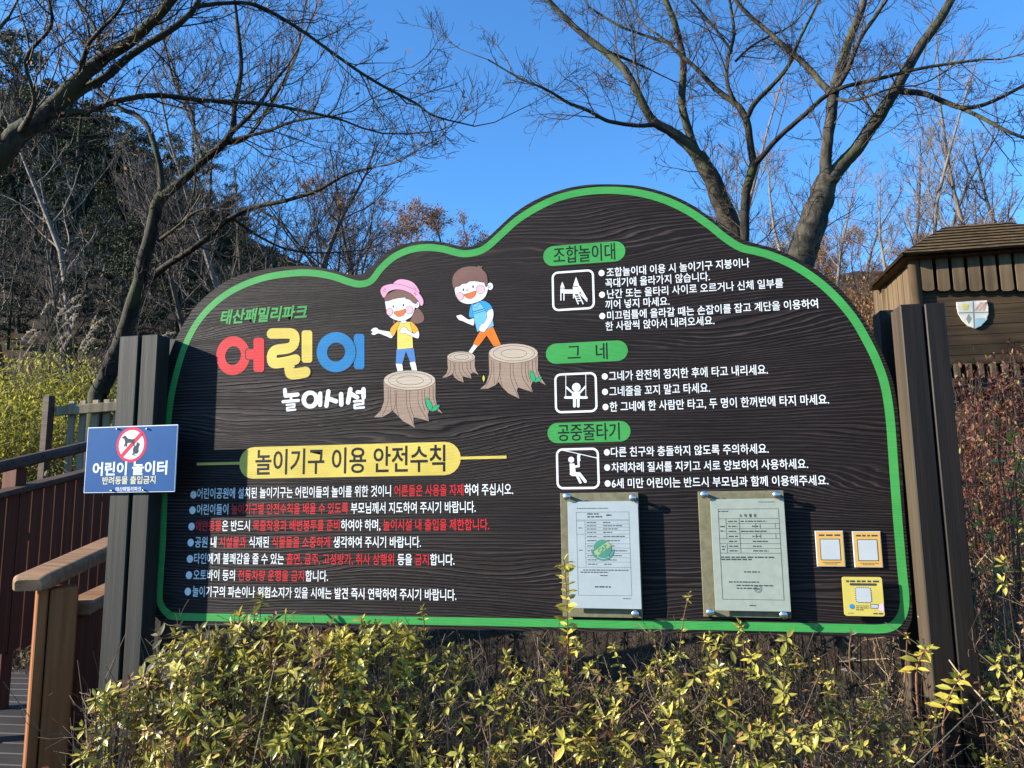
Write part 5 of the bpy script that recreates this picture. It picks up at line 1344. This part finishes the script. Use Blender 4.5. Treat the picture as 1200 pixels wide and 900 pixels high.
def azalea(label, x, y, rx, ry_, top, bottom, nwh, seed, shoots=(), mats=('azl',), name='azalea_shrub', cat='shrub', group=None, lsize=.026, bare=60, dens_top=.55):
    rng = np.random.default_rng(seed)
    g = gz(x, y)
    lsize *= rng.uniform(.78, 1.22); rust = rng.uniform(.0, .22)
    t = thing(name, label, cat, (x, y, g), group)
    lm = MB(); sm = MB()
    ns = 7
    bases = np.column_stack([x + rng.normal(0, rx * .3, ns), y + rng.normal(0, ry_ * .3, ns), np.full(ns, g - .03)])
    for i in range(nwh):
        f = rng.beta(2.0, 1.2) if rng.random() < dens_top else rng.uniform(0, 1)
        z = bottom + (top - bottom) * f
        a = rng.uniform(0, 6.283); rr_ = math.sqrt(rng.uniform(.15, 1)) * (1 - .35 * f ** 3)
        tip = np.array([x + rx * rr_ * math.cos(a), y + ry_ * rr_ * math.sin(a), z + rng.normal(0, .02)])
        ax = unit(np.array([math.cos(a) * rr_ * .55 + rng.normal(0, .2), math.sin(a) * rr_ * .55 - .15 + rng.normal(0, .2), .9]))
        mi = 0 if rng.random() < .78 else len(mats) - 1
        if rng.random() < rust: mi = len(mats)
        whorl(lm, rng, tip, ax, int(rng.integers(6, 12)), lsize * rng.uniform(.7, 1.2), mi)
        b0 = bases[rng.integers(ns)]
        k = 5; tt = np.linspace(0, 1, k)[:, None]
        sid = lerp(b0, tip, .5) + np.array([0, 0, -.12]) + rng.normal(0, .04, 3)
        pts = (1 - tt) ** 2 * b0 + 2 * tt * (1 - tt) * sid + tt ** 2 * tip
        s0 = 1 if rng.random() < .7 else 0
        sm.tube(pts[s0:], np.linspace(.0028, .0012, k)[s0:], 3)
    for i in range(bare):                                            # leafless forked twigs inside
        a = rng.uniform(0, 6.283); q = np.array([x + rx * rng.uniform(0, 1) * math.cos(a), y + ry_ * rng.uniform(0, 1) * math.sin(a), rng.uniform(bottom - .1, top - .08)])
        grow(sm, rng, q, unit(np.array([rng.normal(0, .6), rng.normal(0, .6), .8])), rng.uniform(.06, .17), .0014, 1, .05, .22, 3, (.4, .8), 0, None, (25, 60), .0007)
    for (px, py, yy, pb, n, size, m) in shoots:
        p1 = P(px, py, yy); p0 = P(px + (pb[0] - px), pb[1], yy + .01); shoot(lm, sm, rng, p0, p1, n + 2, size, m, 1, .0017, .55 if pb[1] - py > 90 else .2, .012)
    sm.build('stems', [MT['stem'], MT['stemred']], t)
    lm.build('leaves', [MT[q] for q in mats] + [MT['azr']], t)
    return t
G1 = 'azalea shrubs below the board'
# (px of the middle, y, half width, half depth, px row of the top, whorls, label, materials, shoots)
row = [
    (136, -.40, .07, .12, 822, 40, 'small sprig-like azalea in front of the left black posts', ('azl', 'azy'), ()),
    (222, -.20, .13, .15, 752, 78, 'tall azalea hiding the lower left corner of the board', ('azl', 'azd'), ((207, 735, -.16, (205, 790), 3, .024, 0), (180, 775, -.25, (196, 830), 2, .026, 0))),
    (262, -.32, .17, .18, 772, 84, 'dense azalea with narrow pale leaves next to the lower left corner', ('azl', 'azy'), ()),
    (305, -.14, .14, .12, 738, 80, 'dull purplish-grey azalea rising over the last line of white text', ('azl', 'azd'), ((288, 722, -.08, (292, 760), 4, .024, 1), (300, 712, -.08, (300, 760), 4, .025, 1), (312, 728, -.08, (308, 770), 4, .024, 1), (322, 735, -.08, (316, 770), 3, .025, 0))),
    (372, -.26, .18, .20, 750, 84, 'broad yellow-green azalea under the left text block', ('azl', 'azy'), ((345, 746, -.12, (345, 800), 2, .022, 0),)),
    (438, -.20, .17, .18, 752, 72, 'leafy azalea right of the broad one, its top touching the green line', ('azl', 'azy'), ((425, 745, -.12, (424, 800), 2, .022, 0),)),
    (500, -.16, .15, .16, 768, 54, 'azalea with a single upright sprig crossing the green line', ('azl', 'azy'), ((495, 712, -.10, (493, 790), 4, .026, 0),)),
    (560, -.24, .17, .20, 790, 54, 'sparse azalea under the middle of the board left of the tall shoot', ('azl', 'azy'), ()),
    (622, -.24, .16, .20, 800, 48, 'low sparse azalea of scattered yellow tips by the tall shoot', ('azl', 'azy'), ()),
    (664, -.20, .13, .16, 765, 46, 'azalea with one tall leafy shoot rising over the bluish certificate', ('azl', 'azy'), ((661, 656, -.22, (659, 890), 11, .040, 1), (718, 755, -.25, (714, 880), 4, .026, 1))),
    (742, -.22, .17, .20, 800, 52, 'azalea under the gap between the two framed notices', ('azl', 'azy'), ((762, 740, -.10, (760, 800), 2, .022, 0),)),
    (812, -.18, .15, .17, 775, 58, 'azalea with a thin red-brown shoot beside the greenish form', ('azl', 'azy'), ((808, 694, -.14, (808, 860), 4, .020, 0), (832, 742, -.12, (832, 830), 3, .026, 0))),
    (872, -.20, .16, .18, 765, 60, 'azalea under the greenish form with sprigs over the green line', ('azl', 'azy'), ((868, 736, -.12, (868, 820), 3, .026, 0), (848, 745, -.14, (848, 820), 2, .024, 0))),
    (935, -.22, .15, .18, 800, 40, 'thin dark azalea under the orange cards', ('azl', 'azd'), ((955, 770, -.14, (960, 850), 1, .020, 0),)),
    (1000, -.18, .14, .16, 815, 34, 'azalea with a star-shaped sprig over the green line below the yellow card', ('azl', 'azd'), ((998, 742, -.12, (1000, 800), 2, .027, 1),)),
    (1046, -.22, .10, .14, 850, 34, 'low azalea with reddish tips at the foot of the right posts', ('azl', 'azy'), ((1063, 742, -.06, (1060, 800), 1, .018, 1),)),
]
for i_, (px, y_, rx, ry_, pyt, nw, lab, mats, sh_) in enumerate(row):
    p = P(px, pyt, y_)
    azalea(lab, p[0], y_, rx, ry_, p[2] + .035, .80 if px < 460 else .74, int(nw * (1.25 if px < 460 else .95)), 200 + i_, sh_, mats, group=G1, lsize=.035 if px < 460 else .028, bare=40 if px < 460 else 70)
for i_ in range(7):
    x_ = -1.42 + i_ * .37
    azalea(('shaded azalea standing behind the lower edge of the board, %s' % ('at its left corner', 'behind the dull shrub', 'behind the leafy shrubs', 'behind the sparse middle', 'behind the tall shoot', 'behind the two notices', 'behind the cards')[i_]), x_, .34, .24, .16, 1.28, .55, 70, 250 + i_, (), ('azd', 'azl'), group='shaded azaleas behind the board', lsize=.03, bare=110)
# fore row, lower, filling the bottom edge of the picture
row2 = [(225, 'left of the dense front azalea, at the foot of the left posts'), (300, 'with long pale leaves in the foreground below the dull one'), (430, 'in the foreground below the leafy one'), (560, 'in the foreground left of the tall shoot'), (690, 'in the foreground right of the tall shoot'), (820, 'in the foreground below the greenish form'), (950, 'in the foreground below the cards')]
for i_, (px, lb) in enumerate(row2):
    p = P(px, 846, -.52)
    azalea('low azalea ' + lb, p[0], -.50, .17, .16, p[2], .66, 66 if px < 460 else 46, 300 + i_, (), ('azl', 'azy'), group='low azaleas along the front', lsize=.033, bare=30)
# big leafy shoots in front of the right posts
def sprig(label, shoots, x, y, seed, m=('azy', 'azl')):
    rng = np.random.default_rng(seed); t = thing('azalea_shoot', label, 'plant', (x, y, gz(x, y))); lm = MB(); sm = MB()
    for (px, py, yy, pb, n, size, mi) in shoots:
        p1 = P(px, py, yy); p0 = P(pb[0], pb[1], yy + .02); g = np.array([x, y, gz(x, y) - .02])
        sm.tube([g, lerp(g, p0, .6) + rng.normal(0, .03, 3), p0], [.005, .004, .0034], 5, 1)
        shoot(lm, sm, rng, p0, p1, n + 1, size, mi, 1, .0019, .35, .03)
    sm.build('stems', [MT['stem'], MT['stemred']], t); lm.build('leaves', [MT[q] for q in m], t)
q = P(1075, 890, -.20)
sprig('yellow azalea shoots on bent stems before the right black posts', ((1086, 760, -.20, (1074, 800), 3, .044, 0), (1126, 792, -.22, (1105, 850), 5, .044, 0), (1098, 838, -.2, (1084, 890), 1, .022, 0)), q[0], -.2, 71)
q = P(1150, 890, -.1)
sprig('long arching azalea shoot with spaced yellow whorls right of the posts', ((1138, 728, -.02, (1160, 850), 5, .030, 0), (1166, 690, .1, (1170, 800), 2, .026, 0), (1136, 640, .12, (1142, 700), 1, .024, 0)), q[0], -.05, 72)
q = P(1190, 890, .2)
sprig('tall azalea with bright yellow-green tip against the reddish hedge', ((1186, 505, .35, (1192, 660), 5, .034, 0), (1196, 540, .3, (1196, 650), 3, .034, 0), (1172, 492, .5, (1184, 600), 3, .03, 1), (1190, 610, .2, (1194, 700), 3, .03, 0)), q[0], .3, 73)
for i_, (px, yy, pyt, lb) in enumerate(((1165, .25, 560, 'azalea thicket behind the right posts, upper part lit'), (1195, -.05, 640, 'azalea at the right edge with orange tips'), (1150, .0, 800, 'low yellow azalea right of the posts'), (1205, -.25, 780, 'low azalea in the bottom right corner'), (1215, .9, 500, 'azalea with sparse pale whorls before the reddish hedge'))):
    p = P(px, pyt, yy)
    azalea(lb, p[0] + .05, yy, .2, .2, p[2], .7, 60, 400 + i_, (), ('azl', 'azy'), lsize=.026, bare=130, group='azaleas right of the posts')
# undergrowth nobody could count: dry stems below, behind and right of the board
def stems_mass(name, n, fx, seed, mat, rr_=(.0007, .0019), lean=.35, Ls=(.12, .5)):
    rng = np.random.default_rng(seed); mb = MB()
    for i in range(n):
        p = fx(rng); L_ = rng.uniform(*Ls)
        d = unit(np.array([rng.normal(0, lean), rng.normal(0, lean), 1.0])) if rng.random() < .7 else unit(np.array([rng.normal(0, 1), rng.normal(0, 1), rng.normal(.2, .4)]))
        mid = p + d * L_ * .5 + rng.normal(0, .05 * L_ / .3, 3); e = p + d * L_ + rng.normal(0, .04, 3) - np.array([0, 0, .06 * rng.random()])
        r_ = rng.uniform(*rr_)
        mb.tube(np.array([p, mid, e]), [r_, r_ * .8, r_ * .5], 3)
    o = mb.build(name, mat); tag(o, kind='stuff'); return o
def under(rng):
    x = rng.uniform(-1.6, .75); y = rng.uniform(-.5, .45); return np.array([x, y, rng.uniform(.35, .72)])
tag(stems_mass('undergrowth', 2600, under, 81, MT['straw']), 'tangle of dry stems under the board', None)
def under_r(rng):
    y = rng.uniform(-.3, 1.6); x = .78 + rng.uniform(0, 1.0) * (1 + .4 * y); return np.array([x, y, max(.4, gz(x, y)) + rng.uniform(0, .55 + .15 * y)])
tag(stems_mass('undergrowth', 2200, under_r, 82, MT['straw'], (.0008, .0024), .5), 'tangle of dry stems right of the posts', None)
rng = np.random.default_rng(83)
mb = MB(); pts = np.column_stack([rng.uniform(-1.6, .75, 2600), rng.uniform(-.45, .6, 2600), rng.uniform(.5, 1.0, 2600)])
leaf_quads(mb, rng, pts, .011, 0, .01); tag(mb.build('dry_leaves', MT['dryleaf']), 'small dead leaves caught in the stems under the board', kind='stuff')
# reddish hedge in front of the tower
def small_shrub(name, label, x, y, rx, ry_, h, nl, seed, mat, size=.02, group=None, cat='shrub', twigs=120, stemm='stem'):
    rng = np.random.default_rng(seed); g = gz(x, y)
    t = thing(name, label, cat, (x, y, g), group); lm = MB(); sm = MB(); tips = []
    for i in range(twigs):
        a = rng.uniform(0, 6.283); rr2 = math.sqrt(rng.random())
        tip = np.array([x + rx * rr2 * math.cos(a), y + ry_ * rr2 * math.sin(a), g + h * (rng.uniform(.35, 1.0)) * (1 - .25 * rr2 ** 2)])
        b0 = np.array([x + rng.normal(0, rx * .25), y + rng.normal(0, ry_ * .25), g - .03])
        pts = np.array([b0, lerp(b0, tip, .5) + rng.normal(0, .05, 3), tip]); sm.tube(pts, [.006, .004, .0016], 3)
        for k in range(nl):
            tips.append(lerp(pts[1], tip, rng.uniform(.2, 1.05)) + rng.normal(0, rx * .10, 3))
    tips = np.array(tips)
    d = rng.normal(size=tips.shape); d[:, 2] += .4
    leaves_at(lm, rng, tips, d, np.tile(np.array([[0, 0, 1.0]]), (len(tips), 1)) + rng.normal(0, .3, tips.shape), size * rng.uniform(.6, 1.3, len(tips)))
    sm.build('stems', MT[stemm], t); lm.build('leaves', MT[mat], t); return t
for i_, (px, py, ds, lb) in enumerate(((1120, 440, 4.3, 'reddish shrub right behind the right posts'), (1150, 436, 4.6, 'reddish hedge shrub under the painted shield'), (1185, 432, 4.5, 'reddish hedge shrub under the right end of the tower'), (1225, 430, 4.2, 'reddish hedge shrub at the right edge of the picture'), (1140, 500, 3.5, 'lower reddish shrub with bare twigs by the posts'), (1190, 520, 3.4, 'lower reddish shrub behind the yellow-tipped azalea'))):
    p = at(px, py, ds); g = gz(p[0], p[1])
    small_shrub('hedge_shrub', lb, p[0], p[1], .30, .30, p[2] - g + .22, 34, 500 + i_, 'redl', .032, 'reddish hedge shrubs in front of the tower', twigs=190)
# left bank: sunlit low bushes, silver grass plumes
MT['bankl'] = mat_leaf('bank_foliage', [(0.0, (0.14, 0.15, 0.018)), (0.5, (0.33, 0.32, 0.04)), (0.85, (0.50, 0.43, 0.07)), (1.0, (0.48, 0.34, 0.14))], .45, .6)
MT['grass'] = mat_leaf('dry_bank_grass', [(0.0, (0.10, 0.09, 0.04)), (0.5, (0.24, 0.20, 0.10)), (1.0, (0.42, 0.36, 0.21))], .3, .7)
MT['plume'] = mat_leaf('silver_plumes', [(0.0, (0.30, 0.25, 0.18)), (1.0, (0.58, 0.51, 0.41))], .5, .8)
bank = [(-20, 405, 8.6, .9), (18, 398, 9.2, .9), (52, 402, 8.8, .85), (84, 410, 9.0, .8), (112, 420, 9.4, .7), (0, 440, 7.6, .75), (40, 445, 7.4, .75), (80, 448, 7.8, .7), (150, 425, 9.2, .8), (190, 420, 9.0, .8)]
bl = ['low sunlit bush on the bank at the left picture edge', 'yellow-green bush on the bank under the tallest plumes', 'yellow-green bush on the bank under the drooping plumes', 'bush on the bank left of the mossy trunk', 'small bush on the bank touching the mossy trunk', 'shaded front bush on the bank at the left edge', 'shaded front bush on the bank above the dark hollow', 'front bush on the bank above the end post of the fence', 'bush on the bank behind the left posts', 'bush on the bank between posts and board']
for i_, (px, py, ds, rx) in enumerate(bank):
    p = at(px, py, ds); g = gz(p[0], p[1])
    small_shrub('bank_bush', bl[i_], p[0], p[1], rx, rx * .8, max(p[2] - g, .5), 26, 600 + i_, 'bankl', .05, 'bushes on the left bank', twigs=170)
def plume_grass(label, px, py, ds, n, seed):
    rng = np.random.default_rng(seed); p = at(px, py, ds); g = gz(p[0], p[1]); t = thing('silver_grass', label, 'grass clump', (p[0], p[1], g), 'silver grass clumps on the left bank')
    bm_ = MB(); pm = MB(); H = p[2] - g
    for i in range(n):
        h = H * rng.uniform(.82, 1.05); lean = rng.normal(0, .16, 2) + np.array([.06, 0])
        pts = np.array([(p[0] + rng.normal(0, .1) + lean[0] * f ** 2 * h, p[1] + rng.normal(0, .05) + lean[1] * f ** 2 * h, g + h * f) for f in (0, .4, .75, 1)])
        bm_.tube(pts, [.006, .005, .004, .003], 3)
        e = pts[-1]; dd = unit(np.array([lean[0] * 2 + .35, lean[1], .75]))
        for s_ in range(90):
            f = rng.uniform(0, .30); q = e + dd * f * np.array([1, 1, 1 - f]) + np.array([0, 0, -.3 * f * f])
            d2 = unit(dd + rng.normal(0, .45, 3) + np.array([.25, 0, -.2])); L_ = rng.uniform(.025, .06)
            w = unit(np.cross(d2, rng.normal(size=3))) * .0035
            pm.add([q - w, q + w, q + d2 * L_ + w * .5 + np.array([0, 0, -.015]), q + d2 * L_ - w * .5 + np.array([0, 0, -.015])], [[0, 1, 2, 3]])
    for i in range(n * 9):
        a = rng.uniform(0, 6.28); b0 = np.array([p[0] + rng.normal(0, .12), p[1] + rng.normal(0, .12), g]); L_ = H * rng.uniform(.4, .8)
        pts = np.array([b0, b0 + np.array([math.cos(a) * .12, math.sin(a) * .12, L_ * .7]), b0 + np.array([math.cos(a) * .45, math.sin(a) * .45, L_ * .75])]); bm_.tube(pts, [.006, .005, .001], 3)
    bm_.build('blades', MT['grass'], t); pm.build('plumes', MT['plume'], t)
for i_, (px, py, ds, n, lb) in enumerate(((8, 372, 9.6, 4, 'silver grass clump nearest the left edge'), (42, 376, 9.8, 5, 'silver grass clump with tall pale plumes'), (75, 380, 10.0, 4, 'silver grass clump in the middle of the row'), (105, 385, 9.6, 5, 'silver grass clump with drooping plumes beside the mossy trunk'), (70, 345, 12.5, 5, 'thin silver grass farther up the bank'))):
    plume_grass(lb, px, py, ds, n, 700 + i_)
rng = np.random.default_rng(91); mb = MB()
for i in range(5200):
    x = rng.uniform(-11, -2.2); y = rng.uniform(2.0, 9.5); z = gz(x, y); a = rng.uniform(0, 6.28); h = rng.uniform(.08, .34)
    w = np.array([math.cos(a + 1.57), math.sin(a + 1.57), 0]) * .006; p = np.array([x, y, z - .01]); q = p + np.array([math.cos(a) * .1, math.sin(a) * .1, h])
    mb.add([p - w, p + w, q], [[0, 1, 2]])
tag(mb.build('grass', MT['grass']), 'dry grass on the left bank', kind='stuff')
# young leafy plants behind the plank railing
for i_, (px, py, ds, lb) in enumerate(((8, 512, 4.6, 'leafy green plant behind the railing at the left edge'), (36, 492, 4.7, 'tall leafy green plant behind the railing left of the end post'), (55, 525, 4.8, 'bushy plant at the foot of the fence end post'), (85, 520, 4.6, 'pale dry plant behind the railing beside the blue sign'), (20, 552, 4.4, 'dry brown plant low behind the railing'), (68, 552, 4.3, 'dry twiggy plant low behind the railing near the sign'))):
    p = at(px, py, ds); g = gz(p[0], p[1]); dry = i_ > 2
    small_shrub('young_shrub', lb, p[0], p[1], .16, .16, max(p[2] - g, .3), 10, 800 + i_, 'grass' if dry else 'bankl', .035, 'young shrubs behind the railing', twigs=46 if not dry else 70)
# dead curled leaves caught on the railing planks
lr = np.random.default_rng(95)
for i_, (px, py) in enumerate(((118, 603), (112, 612), (104, 585), (120, 625), (110, 632), (2, 620), (1, 628), (115, 640))):
    c = fpt(px, py) + nf * .03
    mb = MB(); d0 = unit(lr.normal(size=3) + np.array([.4, 0, .5]))
    leaves_at(mb, lr, c[None], d0[None], (nf + lr.normal(0, .3, 3))[None], np.array([.08]))
    tag(mb.build('dead_leaf', MT['plume'], origin=c), 'curled pale dead leaf caught on the red-brown planks', 'leaf', 'dead leaves on the railing')

# brown thicket on the slope between the board and the tower
for i_, (px, py, ds, lb) in enumerate(((965, 318, 13, 'brown-leaved bush on the slope above the board edge'), (1000, 322, 12, 'brown thicket bush left of the tower roof'), (1030, 345, 11, 'brown thicket bush just left of the tower wall'), (1045, 320, 14, 'brown-leaved bush farther back left of the tower'), (1020, 395, 9, 'low brown bush between board and right posts'))):
    p = at(px, py, ds); g = gz(p[0], p[1])
    small_shrub('thicket_bush', lb, p[0], p[1], .55, .5, max(p[2] - g, .6), 18, 900 + i_, 'dryleaf', .05, 'brown thicket left of the tower', twigs=150)
# low brown brush and litter all over the slopes
rng = np.random.default_rng(97)
az_ = np.radians(rng.uniform(-72, 62, 15000)); r_ = 7 + 58 * rng.random(15000) ** 1.5
x_ = CA[0] + r_ * np.sin(az_); y_ = CA[1] + r_ * np.cos(az_)
ok = y_ > 3.2; x_, y_, r_ = x_[ok], y_[ok], r_[ok]
n_ = len(x_); h_ = rng.uniform(.10, .42, n_) * (.6 + r_ / 45); a_ = rng.uniform(0, 6.28, n_); l_ = rng.normal(0, .35, (n_, 2)) * h_[:, None]
z_ = ground(x_, y_)
w_ = np.stack([np.cos(a_), np.sin(a_), np.zeros(n_)], 1) * (h_ * .16)[:, None]
b_ = np.stack([x_, y_, z_ - .03], 1); t_ = b_ + np.column_stack([l_, h_])
mb = MB(); mb.add(np.stack([b_ - w_, b_ + w_, t_], 1).reshape(-1, 3), np.arange(n_ * 3).reshape(-1, 3))
MT['brush'] = mat_leaf('brown_slope_brush', [(0.0, (0.035, 0.022, 0.012)), (0.6, (0.10, 0.062, 0.032)), (0.9, (0.19, 0.12, 0.06)), (1.0, (0.13, 0.13, 0.045))], .25, .8)
tag(mb.build('undergrowth', MT['brush']), 'low brown brush covering the wooded slopes', kind='stuff')
